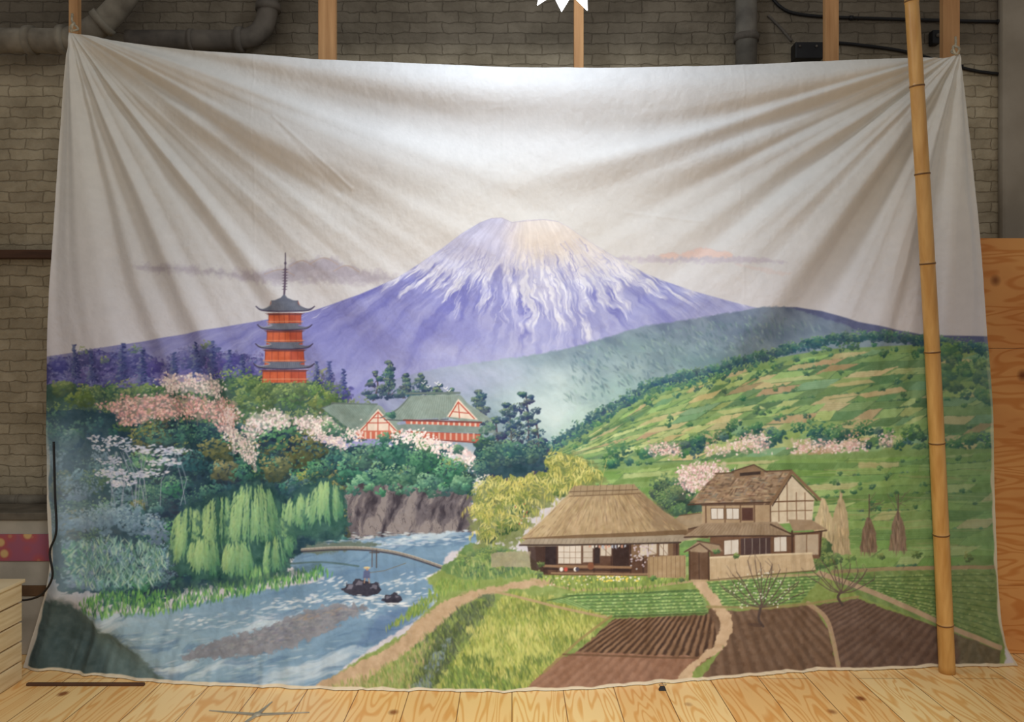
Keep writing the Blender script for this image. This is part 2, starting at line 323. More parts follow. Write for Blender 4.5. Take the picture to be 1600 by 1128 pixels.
# cliff : vertical faceted rock
cu=(XX+(YY-760)*.22+N20*5); rkn=fbm(cu/15,YY/46,7,4); rk2=fbm((XX-YY*.25)/8,YY/34,2,3)
cc_=A((96,90,96))+(rkn*16+N6*7)[...,None]
cc_=cc_+(A((146,138,136))-cc_)*np.clip((rkn-.15)*3,0,.75)[...,None]
cc_=cc_+(A((50,46,56))-cc_)*np.clip((-rkn-.1)*3.2,0,.85)[...,None]
cc_=cc_+(A((48,44,52))-cc_)*np.clip((.06-abs(rk2))*9,0,.6)[...,None]
poly([(536,770),(560,758),(640,760),(700,768),(740,775),(738,835),(640,842),(545,840)],cc_,soft=2,rough=4)
strokes([(545,832),(640,832),(738,828),(738,840),(545,846)],110,[(170,186,196),(96,96,106),(210,220,226)],(4,11),1.4,0,.2,.6)
for x in range(545,740,13): clump(x+random.uniform(-5,5),random.uniform(758,770),random.uniform(6,12),(46,86,78),(76,132,108),(132,188,140),12,2.5)
# willows : a few large soft drooping masses
def mound(cx,cy,rx,dr_,lean=0):
    ry=rx*.8; sd=random.uniform(0,99)
    poly(smooth([(cx-rx*1.02,cy+8),(cx-rx*.65,cy-ry*.7),(cx,cy-ry),(cx+rx*.65,cy-ry*.7),(cx+rx*1.02,cy+8),(cx+rx*1.08,cy+dr_*.62),(cx+rx*.5,cy+dr_*.95),(cx,cy+dr_*.85),(cx-rx*.6,cy+dr_*1.0),(cx-rx*1.1,cy+dr_*.6)],4),(48,88,80),soft=9,rough=9,a=.85,tex=16)
    S_=[]
    for k in range(int(rx*6.0)):
        tt=random.uniform(-1,1); lk=float(vn(np.array(tt*rx/7+sd),np.array(.5),3)); lk2=float(vn(np.array(tt*rx/9+sd),np.array(3.5),5))
        S_.append((lk+random.gauss(0,.25),tt,lk2))
    S_.sort()
    for lk,tt,lk2 in S_:
        x=cx+tt*rx*.9; y0=cy-ry*math.sqrt(1-tt*tt)+random.uniform(-2,dr_*.6); ye=cy+dr_*(.72+.32*lk2)*(1-.38*tt*tt)*random.uniform(.75,1.05)
        y=y0; l=random.uniform(8,28)
        y1=min(ye,y0+l*1.6)
        while y<y1:
            f=min(1,max(0,(y-(cy-ry))/(dr_+ry)*.95+.3*tt-.25*lk+.12)); c=A((162,198,134))*(1-f)+A((70,124,96))*f
            if lk<-.3: c=A((52,94,82))
            dab(x,y,random.uniform(.9,1.5),random.uniform(2.6,5),random.uniform(-.3,.3)-tt*.3,jit(c,9),.7)
            y+=random.uniform(4,7); x+=random.uniform(-1,1)+tt*.75+lean
poly(smooth([(278,815),(300,785),(340,770),(400,752),(445,772),(460,870),(425,908),(340,912),(272,880)],4),(38,70,74),soft=8,rough=10,tex=16)
poly(smooth([(448,775),(490,750),(530,762),(540,835),(480,842)],4),(40,74,76),soft=8,rough=10,tex=16)
for a_ in [(298,822,30,84),(440,806,20,88),(345,808,34,98),(396,788,38,118),(318,862,26,52),(372,868,26,54),(428,856,18,54),(468,794,22,46),(508,780,30,56)]: mound(*a_)
strokes([(380,890),(425,890),(418,925),(388,922)],80,[(140,188,116),(92,144,96)],(8,18),1.2,1.57,.15)
strokes([(100,850),(170,840),(240,850),(268,870),(240,915),(120,920)],700,[(126,172,172),(160,204,196),(98,148,148),(182,214,188),(106,158,136)],(6,15),1.3,1.57,.8,.7)
# ------------------------------------------------------------------ RIVER
riv=[(455,880),(480,860),(560,845),(640,836),(735,832),(748,846),(700,866),(690,890),(665,905),(700,920),(660,960),(600,1000),(540,1040),(470,1085),(30,1085),(30,950),(110,955),(240,955),(390,925),(505,905),(470,893)]
fu=(XX+YY*.9)+N60*30; fv=(YY+.22*XX)+N60*12
rv=fbm(fu/130,fv/18,10,4); rv2=fbm(fu/50,fv/9,11,3)
cr=A((118,152,182))+(rv*16+rv2*7)[...,None]
lf_=np.clip((520-XX)/320,0,1)*np.clip((YY-920)/50,0,1); cr=cr+(A((160,188,198))-cr)*(lf_*.7)[...,None]
wh=np.clip(rv-.05,0,1)*1.3; cr=cr+(A((208,222,230))-cr)*np.clip(wh,0,.65)[...,None]
dk=np.clip(-rv2-.25,0,1)*1.2; cr=cr+(A((84,116,152))-cr)*np.clip(dk,0,.5)[...,None]
poly(smooth(riv,4),cr,soft=3,rough=2)
poly([(590,960),(660,940),(690,925),(650,965),(600,998),(560,1010)],(80,108,152),soft=12,rough=5,a=.6)
poly([(480,905),(560,880),(640,885),(690,890),(640,905),(600,905),(540,915)],(100,134,170),soft=10,rough=5,a=.55)
strokes([(500,845),(735,836),(720,850),(520,858)],130,[(218,228,236),(190,208,222),(102,132,164)],(6,16),1.4,0,.12,.5)
strokes([(440,930),(560,915),(600,935),(560,960),(300,985),(200,1000)],180,[(226,235,240),(200,214,226),(110,142,172)],(6,20),1.5,-.22,.3,.38)
for (x,y) in [(500,935),(560,940),(620,910),(640,925),(450,945),(520,910),(300,970),(580,958),(660,900)]:
    for k in range(18): dab(x+random.gauss(0,16),y+random.gauss(0,4),random.uniform(2,6),random.uniform(.8,1.8),-.2+random.uniform(-.3,.3),A((236,241,243)),.5)
strokes([(200,985),(540,1000),(440,1070),(250,1060)],150,[(202,218,224),(174,196,204),(138,168,182)],(8,26),1.4,-.18,.2,.35)
poly([(30,930),(90,940),(130,962),(200,1010),(262,1068),(200,1072),(30,1070)],(96,118,118),soft=6,rough=4,tex=10)
poly([(30,930),(100,938),(150,990),(170,1075),(30,1075)],(66,84,86),soft=14,rough=4,a=.85,tex=10)  # dark green-grey corner, shade of the crumpled folds painted in
strokes([(120,945),(160,925),(260,925),(400,905),(500,885),(520,898),(400,925),(250,958),(130,962)],800,[(108,170,90),(142,198,106),(74,128,80),(92,152,92),(58,104,86)],(6,13),1.3,1.57,.4,.8)
poly([(250,915),(400,900),(500,880),(500,890),(400,912),(260,930)],(52,78,82),soft=5,rough=4,a=.45)
# sandbar
poly(smooth([(288,1024),(330,1004),(400,985),(460,960),(520,946),(572,945),(560,958),(530,975),(480,1000),(430,1018),(350,1028),(300,1030)],5),(128,132,142),soft=4,rough=6,tex=14)
strokes([(300,1022),(400,990),(470,958),(565,948),(540,965),(440,1005)],260,[(146,146,150),(110,116,132),(148,152,158),(122,128,140)],(4,12),1.6,-.3,.4,.5)
strokes([(450,972),(480,958),(550,948),(520,962)],30,[(156,144,134)],(4,10),1.4,-.3,.4,.5)
# bridge
bd=smooth([(472,858),(530,856),(580,858),(630,866),(692,886)],6,False)
poly([(470,862),(480,850),(560,847),(600,850),(560,858),(500,866)],(96,112,104),soft=3,rough=3)
line([(x,y+3) for x,y in bd],2.6,(58,56,66),.85); line(bd,3.4,(138,132,124)); line([(x,y-1.6) for x,y in bd],1.1,(190,184,172))
for x in range(480,690,6): 
    y=np.interp(x,[q[0] for q in bd],[q[1] for q in bd]); line([(x,y-1.5),(x+1,y+2)],.7,(92,86,84),.5)
for x,y in [(581,886),(588,887)]: line([(x,y),(x,860)],1.5,(80,72,72))
line([(577,864),(592,864)],1.5,(80,72,72))
line(smooth([(455,880),(500,878),(560,885)],5,False),3,(66,90,84),.6)
# rocks + fisherman
def rock(pts,hl):
    poly(pts,(52,52,66),soft=1.2,rough=2.2,tex=12)
    for p in hl: poly(p,(122,122,138),soft=1.5,rough=1.5,a=.8,tex=10)
    x0_=min(p[0] for p in pts);x1_=max(p[0] for p in pts);yb_=max(p[1] for p in pts)
    for k in range(18): dab(random.uniform(x0_-8,x1_+10),yb_+random.uniform(-3,4),random.uniform(3,10),1.3,.05,A((230,236,240)),.6)
rock([(534,922),(541,912),(550,913),(556,906),(570,905),(580,911),(590,912),(598,921),(590,929),(566,932),(545,929)],[[(545,914),(552,914),(549,920),(540,921)],[(560,908),(572,907),(566,914),(556,914)],[(582,914),(590,915),(588,920),(578,919)]])
rock([(597,938),(603,930),(610,929),(616,926),(626,931),(630,938),(622,943),(603,944)],[[(604,932),(612,931),(608,936),(601,937)],[(616,929),(624,932),(618,935)]])
poly([(567,904),(568,893),(572,890),(578,893),(578,904)],(84,94,132)); dab(573,887.5,5.2,2.0,0,A((206,190,146)),1); dab(573.5,890,2.0,1.8,0,A((178,136,112)),1)
line([(570,904),(569,911)],1.6,(176,140,116));line([(576,904),(577,911)],1.6,(176,140,116)); line([(577,895),(600,892),(634,880)],.9,(110,100,80))
# ------------------------------------------------------------------ near bank
poly([(665,905),(700,880),(760,870),(850,890),(1100,900),(1500,890),(1570,900),(1570,1090),(470,1090),(560,1030),(640,985),(690,930)],(130,152,84),soft=3,rough=3,tex=14)
poly(smooth([(735,850),(790,858),(830,870),(830,895),(740,905),(690,890),(715,868)],4),(98,130,78),soft=3,rough=3,tex=12)
mass([(700,880),(760,855),(825,865),(815,885),(735,895)],8,(70,98,72),(106,136,80),(156,174,102),1,ds=2.2,base=False)
strokes([(690,890),(760,868),(830,880),(840,900),(740,905)],200,[(140,166,92),(94,124,72),(172,184,112)],(5,10),1.2,1.4,.4,.6)
poly(smooth([(480,1082),(540,1045),(610,1010),(660,965),(705,935),(760,918),(850,905),(860,912),(780,925),(725,945),(690,975),(640,1015),(590,1050),(545,1082)],5),(188,162,130),soft=3,rough=3,tex=12)
strokes([(600,985),(660,955),(700,925),(760,910),(690,905),(650,945)],340,[(100,132,66),(150,170,88),(124,154,76)],(6,12),1.2,1.57,.4)
poly(smooth([(632,1082),(655,1050),(650,1025),(690,988),(720,955),(760,932),(770,942),(745,975),(715,1010),(700,1045),(680,1082)],5),(84,100,70),soft=9,rough=10,tex=22)
poly(smooth([(640,1080),(662,1055),(668,1035),(690,1010),(704,1000),(690,1030),(676,1055),(668,1080)],5),(130,150,172),soft=7,rough=8,a=.65)
strokes([(630,1078),(645,1010),(720,948),(775,930),(745,1000),(715,1078)],760,[(68,86,56),(92,110,66),(120,140,74),(66,76,66),(146,162,88)],(6,14),1.3,1.35,.5,.5)
poly(smooth([(690,1082),(705,1040),(740,1000),(770,955),(800,930),(870,938),(945,962),(905,1000),(860,1040),(820,1082)],5),(160,168,92),soft=5,rough=8,tex=18)
strokes([(685,1078),(705,1040),(735,1000),(762,950),(800,928),(870,936),(945,962),(905,1000),(860,1040),(830,1078)],2200,[(148,162,74),(182,192,96),(202,204,116),(118,138,66),(134,150,70),(104,126,64)],(5,14),1.2,1.4,.5,.55)
for i in range(20):
    x,y=pts_in([(715,1060),(760,960),(800,935),(930,965),(850,1040),(820,1070)],1)[0]
    strokes([(x-24,y-6),(x+24,y-12),(x+28,y+8),(x-20,y+10)],45,[random.choice([(96,116,56),(196,202,112),(86,110,58),(206,206,122)])],(6,13),1.2,1.4,.35,.5)
strokes([(500,1078),(590,1045),(650,1010),(680,1000),(640,1078)],450,[(146,156,90),(168,174,106),(118,136,76),(182,162,120)],(6,13),1.2,1.4,.4,.6)
strokes([(690,1078),(700,1040),(770,1050),(820,1078)],300,[(104,130,66),(132,158,76),(86,110,60)],(7,15),1.3,1.3,.4,.7)
line(smooth([(775,925),(820,935),(880,950),(950,965)],5,False),4,(180,152,120),.8)
# ------------------------------------------------------------------ fields
def field(pts,base,lite,dark,vx,vy,freq,a=.8):
    st=np.sin((XX-vx)/(YY-vy+1e-3)*freq+N6*.6+N20*.4)
    c=A(base)+(N6*8+N20*7)[...,None]
    aa=np.clip(a*(.75+.35*N20),0,1)
    c=c+(A(lite)-c)*(np.clip(st*1.4,0,1)*aa)[...,None]
    c=c+(A(dark)-c)*(np.clip(-st*1.4,0,1)*aa)[...,None]
    poly(pts,c,soft=2,rough=1.8)
def croprows(p0,p1,p2,p3,n,step,cols,r=2.4):
    for i in range(n):
        f=i/(n-1); a=(p0[0]+(p3[0]-p0[0])*f,p0[1]+(p3[1]-p0[1])*f); b_=(p1[0]+(p2[0]-p1[0])*f,p1[1]+(p2[1]-p1[1])*f)
        L=math.hypot(b_[0]-a[0],b_[1]-a[1]); k=int(L/step)
        line([(a[0],a[1]+1.8),(b_[0],b_[1]+1.8)],1.6,cols[0],.75)
        for j in range(k):
            g_=j/k; dab(a[0]+(b_[0]-a[0])*g_+random.uniform(-1,1),a[1]+(b_[1]-a[1])*g_+random.uniform(-.5,.5),r*random.uniform(.7,1.1),r*.55,0,jit(random.choice(cols[1:]),8),.85)
field([(855,938),(900,930),(1085,922),(1100,935),(1110,958),(960,962)],(124,158,94),(158,186,120),(88,120,72),700,860,60,.5)
croprows((880,929),(1092,922),(1106,958),(950,962),8,4.6,[(62,90,52),(122,162,90),(168,198,124),(96,136,78)])
line([(855,938),(900,930),(1088,922)],2,(66,94,56),.7); line([(960,962),(1110,958)],2.4,(72,88,54),.8)
field([(900,1020),(960,966),(1118,960),(1130,990),(1110,1028),(1000,1026)],(104,80,62),(142,112,88),(60,44,38),1130,860,80,.9)
field([(815,1080),(870,1030),(900,1018),(1110,1026),(1080,1050),(1040,1080)],(144,108,88),(156,120,98),(126,94,76),1200,800,90,.5)
line([(850,1050),(905,1000),(955,962)],4,(148,130,84),.8)
line([(880,1022),(1000,1026),(1108,1028)],3,(98,74,56),.7)
field([(1098,915),(1140,905),(1290,895),(1250,940),(1150,952),(1110,945)],(128,162,96),(162,190,120),(90,124,74),1400,820,50,.4)
croprows((1104,911),(1284,897),(1250,938),(1122,948),9,4.4,[(64,94,54),(128,168,94),(174,202,126),(100,140,80)])
field([(1105,950),(1150,955),(1270,945),(1295,985),(1310,1050),(1090,1068),(1130,1010)],(108,86,70),(126,102,84),(86,68,56),1100,800,75,.55)
field([(1275,945),(1340,935),(1480,985),(1560,1015),(1560,1060),(1315,1050),(1300,990)],(100,80,70),(116,94,82),(80,64,58),1600,800,75,.55)
field([(1290,900),(1400,890),(1565,890),(1565,1010),(1480,985),(1340,930)],(116,142,84),(136,158,96),(88,116,72),1200,700,70,.4)
croprows((1320,902),(1550,894),(1556,1000),(1400,938),11,5,[(62,90,54),(118,150,86),(150,176,110),(92,128,74)])
poly([(1480,880),(1565,875),(1565,1050),(1500,1050)],(108,126,92),soft=10,rough=3,a=.35,tex=10)
poly(smooth([(1082,905),(1100,905),(1115,925),(1140,960),(1142,985),(1130,1012),(1090,1040),(1075,1070),(1055,1070),(1070,1045),(1112,1010),(1124,985),(1120,960),(1098,930)],5),(200,174,142),soft=2,rough=3,tex=10)
line(smooth([(1262,942),(1290,965),(1302,1000),(1312,1052)],6,False),7,(180,154,126),.85)
line(smooth([(1280,895),(1350,920),(1420,950),(1490,982),(1560,1010)],6,False),8,(188,158,136),.85)
line([(1105,948),(1200,950),(1270,942),(1340,932)],4,(150,136,92),.8)
line([(830,905),(900,922),(1000,918),(1085,908),(1290,896)],4,(182,158,124),.8)
line(smooth([(1300,893),(1400,888),(1560,884)],5,False),6,(158,128,104),.7)
strokes([(830,898),(1000,900),(1080,905),(1000,925),(900,925)],260,[(136,162,78),(168,188,96),(100,128,64)],(5,9),1.2,1.57,.4)
for i in range(70): dab(random.uniform(930,1000),random.uniform(898,908),1.6,1.4,0,jit(random.choice([(232,214,90),(240,240,220)])),.9)
for i in range(40): dab(random.uniform(850,930),random.uniform(895,915),1.5,1.3,0,jit(random.choice([(222,224,190),(200,190,90)])),.8)
# ------------------------------------------------------------------ bamboo grove : tall feathery clump
gp=[(736,800),(740,772),(755,748),(775,730),(800,718),(830,720),(860,708),(890,710),(915,722),(940,736),(944,752),(905,768),(870,782),(835,804),(815,850),(748,852)]
poly(gp,(108,120,70),soft=8,rough=12,a=.9,tex=22)
for x,y,r in [(790,820,20),(815,790,18),(765,835,14),(880,765,16),(780,775,16)]: clump(x,y,r,(50,72,48),(80,104,58),(120,140,74),34,2.4)
for i in range(18):
    x=750+i*11; line(smooth([(x,848-i*4),(x+3,785-i*2),(x+random.uniform(-16,16),718)],5,False),1.1,(194,184,110),.6)
for x,y,r in sorted([(758,765,20),(782,742,22),(812,734,22),(842,728,22),(870,722,20),(900,730,20),(925,742,16),(752,800,18),(775,790,20),(800,768,22),(832,762,22),(862,756,18),(892,752,16),(765,828,16),(795,810,16)],key=lambda q:q[1]):
    for k in range(int(r*r*.2)):
        t_=random.uniform(0,6.28); q_=math.sqrt(random.random())*r; dx=q_*math.cos(t_); dy=q_*math.sin(t_)*.85
        l=.5-.5*dy/r-.15*dx/r+random.gauss(0,.22); c=(214,208,122) if l>.75 else (190,184,96) if l>.5 else (152,158,80) if l>.25 else (100,118,62)
        dab(x+dx,y+dy,random.uniform(2.2,5),.9,(1 if dx>0 else -1)*random.uniform(.2,1.3),jit(c,9),.75)
for x,y in sorted(pts_in(gp,95),key=lambda p:p[1]):
    d_=random.choice([-1,1]); c=random.choice([(218,212,128),(198,190,100),(166,170,84),(118,134,68)])
    st=smooth([(x,y-8),(x+d_*8,y-9),(x+d_*17,y+1)],4,False); line(st,.9,tuple(v*.85 for v in c),.6)
    for (sx,sy) in st[1::2]:
        for k in range(2): dab(sx+random.uniform(-1,1),sy+3+k*2,.8,random.uniform(2.6,4.6),random.uniform(-.6,.6),jit(c,8),.8)
blossom([(800,790),(822,785),(825,815),(805,820)],12,[(196,84,74),(230,225,210)],1.6)
# pines
def pine(x,top,bot,w,n):
    line(smooth([(x-3,bot),(x+4,(top+bot)/2),(x,top)],5,False),2.6,(72,64,74),.9)
    for i in range(n):
        t=i/(n-1); y=top+(bot-top)*.85*t; ww=w*(.3+.7*t**.6)*random.uniform(.7,1.15); ox=random.uniform(-.5,.5)*ww
        line([(x,y+6),(x+ox,y)],1.5,(72,64,74),.8)
        clump(x+ox,y,ww*.46,(36,52,82),(58,86,98),(124,148,114),24,2.1,flat=random.uniform(.42,.65))
        if random.random()<.8: clump(x-ox*1.2,y+4,ww*.34,(36,52,82),(54,80,96),(108,134,108),14,2.0,flat=.58)
pine(585,582,626,26,5); pine(607,566,622,30,6); pine(632,586,622,28,5); pine(658,586,622,28,5); pine(684,602,626,22,4); pine(704,608,626,20,3); pine(748,612,668,36,8); pine(735,640,672,22,3)
pine(822,616,745,46,11); pine(795,632,750,46,10); pine(774,655,745,32,7); pine(838,660,740,28,6)
mass([(740,680),(800,700),(850,695),(850,735),(790,745),(745,735)],12,(38,66,78),(62,102,94),(120,160,118),1,ds=2.6)
# ------------------------------------------------------------------ temple halls
T1=(176,76,62); RFC=(126,146,138)
poly([(502,638),(520,630),(586,632),(606,650),(630,673),(560,675),(536,664)],RFC,rough=.8,tex=12)
for i in range(22): line([(509+i*3.7,634),(540+i*3.6,670)],.8,(94,112,108),.55)
line([(518,630),(588,632)],2.6,(98,114,110)); line([(502,638),(520,630)],2,(90,104,104))
poly([(558,675),(590,639),(622,675)],(226,208,190),tex=8); line(smooth([(546,678),(570,661),(590,635),(608,656),(634,677)],4,False),3.6,(134,150,142)); line([(562,675),(590,644),(619,675)],1.8,T1)
for a_,b_ in [((573,674),(573,661)),((573,661),(607,661)),((607,661),(607,674)),((590,646),(590,674)),((582,653),(598,653))]: line([a_,b_],1.5,T1)
poly([(554,673),(626,673),(623,686),(558,686)],(196,104,84))
for i in range(8): line([(562+i*8.4,676),(562+i*8.4,685)],2.6,(228,206,186),.9)
poly([(598,652),(622,637),(640,618),(712,616),(736,634),(768,655),(742,663),(700,653),(640,656),(618,661)],(134,152,144),rough=.6,tex=12)
for i in range(24): line([(639+i*3.1,619),(614+i*4.3,655)],.8,(98,116,112),.55)
line([(634,615),(718,614)],3.4,(98,114,112)); line(smooth([(594,653),(620,640),(640,619)],4,False),2,(96,110,108)); line([(600,656),(640,658),(700,655)],1.8,(70,76,82),.85)
poly([(698,651),(716,623),(747,656)],(228,210,192),tex=8); line(smooth([(686,655),(704,640),(716,618),(734,636),(768,659)],4,False),3.2,(128,144,138)); line([(702,651),(716,628),(741,654)],1.8,T1); line([(706,643),(734,646)],1.5,T1); line([(716,629),(718,653)],1.5,T1)
poly([(632,656),(750,659),(748,672),(636,670)],(192,98,80),tex=8); 
for i in range(13): line([(642+i*8.4,660),(642+i*8.4,669)],3,(230,212,194),.9)
line([(630,657),(752,660)],2.6,(110,62,62)); poly(smooth([(620,669),(634,663),(752,667),(774,674),(752,677),(640,673)],3),(120,138,134),tex=8); line([(636,675),(750,679)],2,(120,62,58))
poly([(640,674),(750,679),(748,691),(648,684)],(184,92,74)); 
for i in range(11): line([(650+i*9,678),(650+i*9,687)],3,(216,184,164),.8)
line([(648,685),(748,692)],2,(130,64,56))
for x,y,r in [(512,668,12),(528,674,12),(545,682,12),(600,684,11),(618,684,12),(636,692,12),(660,696,11),(690,700,10),(715,702,9),(762,670,12),(750,688,12),(610,648,7)]: clump(x,y,r,(42,74,74),(70,114,94),(128,176,126),24,2.3)
mass([(620,676),(650,682),(660,694),(700,702),(640,698)],6,(56,94,80),(90,136,98),(136,176,124),.6,base=False,ds=2.2)
blossom([(615,677),(650,674),(680,688),(705,701),(690,709),(655,700),(620,690)],190,[(250,240,236),(238,216,212)],2.6)
blossom([(540,672),(560,668),(566,682),(545,690)],50,[(250,240,236),(238,216,212)],2.6)
for i in range(6): 
    x,y=random.uniform(660,705),random.uniform(592,612); line([(x-3,y-1),(x,y+1),(x+3,y-2)],1.1,(240,240,240))
# ------------------------------------------------------------------ pagoda
line([(443,394),(443,470)],1.6,(70,60,80)); line([(443,418),(443,462)],2.6,(84,70,90))
for i in range(8): dab(443,420+i*4.5,4.2-.15*i,1.0,0,A((94,80,98)),1)
dab(443,410,1.8,2.4,0,A((78,68,88)),1)
def pag(y,wallw,wh):
    poly([(443-wallw,y+4),(443+wallw,y+4),(443+wallw*1.03,y+4+wh),(443-wallw*1.03,y+4+wh)],(200,94,62),tex=12)
    poly([(443+wallw*.25,y+4),(443+wallw,y+4),(443+wallw,y+4+wh),(443+wallw*.25,y+4+wh)],(170,72,58),a=.7)
    for k in range(7): line([(443-wallw+k*wallw*.333,y+4),(443-wallw+k*wallw*.333,y+4+wh)],1.1,(140,60,50),.8)
    line([(443-wallw-3,y+wh*.72+4),(443+wallw+3,y+wh*.72+4)],1.4,(222,150,114),.8)
    poly([(443-wallw-5,y+4),(443+wallw+5,y+4),(443+wallw,y+7),(443-wallw,y+7)],(96,56,62),a=.85)
def roof(y,hw,h,iw):
    top=smooth([(443-hw-2,y-4),(443-hw*.82,y),(443-hw*.5,y-h*.45),(443-iw,y-h)],4,False); rt_=[(886-x,yy) for x,yy in top[::-1]]
    pts=top+rt_+[(443+hw*.88,y+2.5),(443+hw*.45,y+4),(443,y+4.5),(443-hw*.45,y+4),(443-hw*.88,y+2.5)]
    poly(pts,(96,102,120),soft=1,tex=10); line(top,1.2,(160,166,172),.8); line(rt_,1.1,(84,84,108),.8)
    line(smooth([(443-hw-2,y-4),(443-hw*.86,y+2),(443-hw*.4,y+4),(443,y+4.4),(443+hw*.4,y+4),(443+hw*.86,y+2),(443+hw+2,y-4)],4,False),1.6,(58,50,78))
    for k in range(-10,11): line([(443+k*iw/11,y-h+1),(443+k*hw*.8/11,y+2)],.7,(136,144,154),.5)
pag(574,33,20)
pag(542,30,24); roof(572,45,7,32)
pag(512,28,22); roof(541,43,7,30)
pag(485,26,18); roof(511,41,6.5,28)
poly([(422,470),(464,470),(470,486),(416,486)],(156,78,64)); roof(482,44,13,20)
poly([(443,459),(448,465),(462,471),(424,471),(438,465)],(96,102,120),soft=1)
for x,y,r in [(390,598,15),(412,606,15),(438,611,15),(466,607,16),(490,610,15),(510,622,15),(450,626,20),(410,630,20)]: clump(x,y,r,(62,86,64),(102,132,78),(160,176,104),int(r*2),2.4)
# ------------------------------------------------------------------ farmhouse surroundings
mass([(1015,770),(1030,750),(1060,755),(1095,775),(1095,800),(1060,805),(1040,800)],10,(52,76,68),(82,114,82),(126,156,98),1.2,ds=2.5)
blossom([(1058,735),(1080,725),(1130,728),(1140,742),(1110,765),(1080,768),(1062,758)],400,[(246,220,216),(238,200,198),(250,234,230),(208,168,170)],2.5,(214,182,180))
def sheaf(cx,top,bot,w,c):
    poly([(cx-2,top),(cx+2,top),(cx+w*.35,top+(bot-top)*.35),(cx+w*.5,bot),(cx-w*.5,bot),(cx-w*.35,top+(bot-top)*.35)],c,rough=1.5,tex=10)
    strokes([(cx,top),(cx+w*.5,bot),(cx-w*.5,bot)],60,[c,tuple(v*.78 for v in c),tuple(min(255,v*1.2) for v in c)],(8,18),1,1.5,.15,.7)
sheaf(1286,778,868,38,(194,176,138)); sheaf(1312,770,866,32,(180,162,126)); sheaf(1356,808,862,28,(122,102,84)); sheaf(1402,800,860,28,(130,110,92))
for x in (1356,1402):
    line([(x,812),(x,772)],1.6,(88,74,66))
    for k in range(7): line([(x,800-k*3),(x+random.uniform(-24,24),770+random.uniform(-8,22))],.9,(100,84,80),.7)
mass([(1255,850),(1275,835),(1300,850),(1305,885),(1262,888)],8,(62,88,58),(102,128,76),(148,164,96),1.4,ds=2.2)
for x,y,r in [(1330,872,8),(1376,868,6),(1430,866,8),(1470,862,7),(1510,868,9)]: clump(x,y,r,(66,94,62),(104,132,78),(150,168,100),14,2)
# ---- linking roof between the houses
poly([(1050,838),(1056,812),(1088,803),(1112,812),(1108,842)],(112,88,68),tex=8); poly([(1040,822),(1062,806),(1096,802),(1116,818),(1078,826)],(156,138,112),tex=10); line([(1040,823),(1078,827),(1116,819)],2.2,(74,56,46)); line([(1062,806),(1096,802)],1.6,(100,80,62))
# ---- thatched house
poly([(835,842),(1062,838),(1062,900),(850,898),(838,880)],(86,62,50),tex=8)
poly([(822,842),(852,842),(856,896),(830,890)],(60,44,40),a=.9)
for p,c in [([(872,852),(908,851),(908,880),(872,880)],(212,204,192)),([(911,851),(926,851),(926,878),(911,878)],(194,184,170)),([(985,848),(1052,845),(1052,870),(985,872)],(116,92,70)),([(852,852),(869,852),(869,888),(852,888)],(42,32,34)),([(957,850),(983,850),(983,893),(957,893)],(52,38,36)),([(928,852),(937,852),(937,880),(928,880)],(48,38,38))]:
    poly(p,c,tex=6)
for i in range(5): line([(872+i*9,852),(872+i*9,880)],.8,(120,96,76),.8)
line([(872,862),(926,862)],.8,(120,96,76),.8);line([(872,871),(926,871)],.8,(120,96,76),.8)
for x in (850,870,928,955,985,1005,1030,1058): line([(x,845),(x,896)],2,(58,40,36))
for p in [[(938,852),(955,852),(955,868),(938,868)],[(1000,850),(1026,848),(1026,866),(1000,868)],[(1030,850),(1044,850),(1044,868),(1030,868)]]: poly(p,(204,194,178)); line([p[0],p[2]],.8,(110,84,66)); line([((p[0][0]+p[1][0])/2,p[0][1]),((p[0][0]+p[1][0])/2,p[2][1])],1,(100,76,60))
for i in range(12): x=920+i*5; poly([(x,848),(x+3,848),(x+3,848+random.uniform(5,11)),(x,855)],random.choice([(226,222,214),(170,176,190),(200,150,130)]))
line([(850,884),(985,886)],4,(140,110,84)); line([(850,889),(985,891)],2,(50,36,32)); line([(862,895),(1012,897)],3,(156,128,98),.8)
for x,c in [(877,(235,230,225)),(884,(190,80,70)),(899,(235,232,226)),(902,(70,66,80))]: dab(x,889,3,3.4,0,A(c),1)
dab(923,884,5,6,0,A((120,76,56)),1)
for i in range(60): dab(random.uniform(985,1025),random.uniform(848,890),1.5,1.4,0,jit((206,196,206)),.8)
rf=[(815,841),(850,810),(880,778),(896,766),(992,762),(1004,770),(1035,797),(1076,825),(1074,834),(940,840),(826,845)]
poly(rf,(170,148,114),soft=1.5,rough=1.2,tex=14)
poly([(817,840),(850,808),(880,777),(896,766),(910,766),(880,802),(850,840)],(200,180,142),soft=8,a=.55)
poly([(992,762),(1004,770),(1074,826),(1074,834),(1030,834),(1000,792)],(126,106,82),soft=8,a=.65)
for i in range(560):
    t=random.random(); x=random.uniform(0,1); xa=896+(x)*96; xb=820+x*252
    y=766+t*72; xx=xa+(xb-xa)*t; L=random.uniform(3,7)
    dab(xx,y,L,.8,math.atan2(72,(xb-xa)),jit(random.choice([(146,124,94),(202,180,140),(122,102,78),(180,156,116)])),.5)
poly([(817,841),(826,845),(1074,836),(1074,828),(1000,831),(900,835)],(102,80,58),a=.85)
poly([(888,769),(896,759),(990,755),(1000,767),(985,771),(898,775)],(156,136,106),rough=.8,tex=8); line([(890,768),(996,764)],1.2,(90,72,56)); line([(890,775),(1000,770)],2,(106,86,64),.7)
for i in range(10): line([(898+i*10,757),(896+i*10,773)],1,(108,88,66),.7)
poly([(812,850),(824,842),(1068,836),(1082,842),(1062,848),(826,854)],(156,144,126),tex=8); line([(812,852),(1064,848)],2.4,(58,46,42))
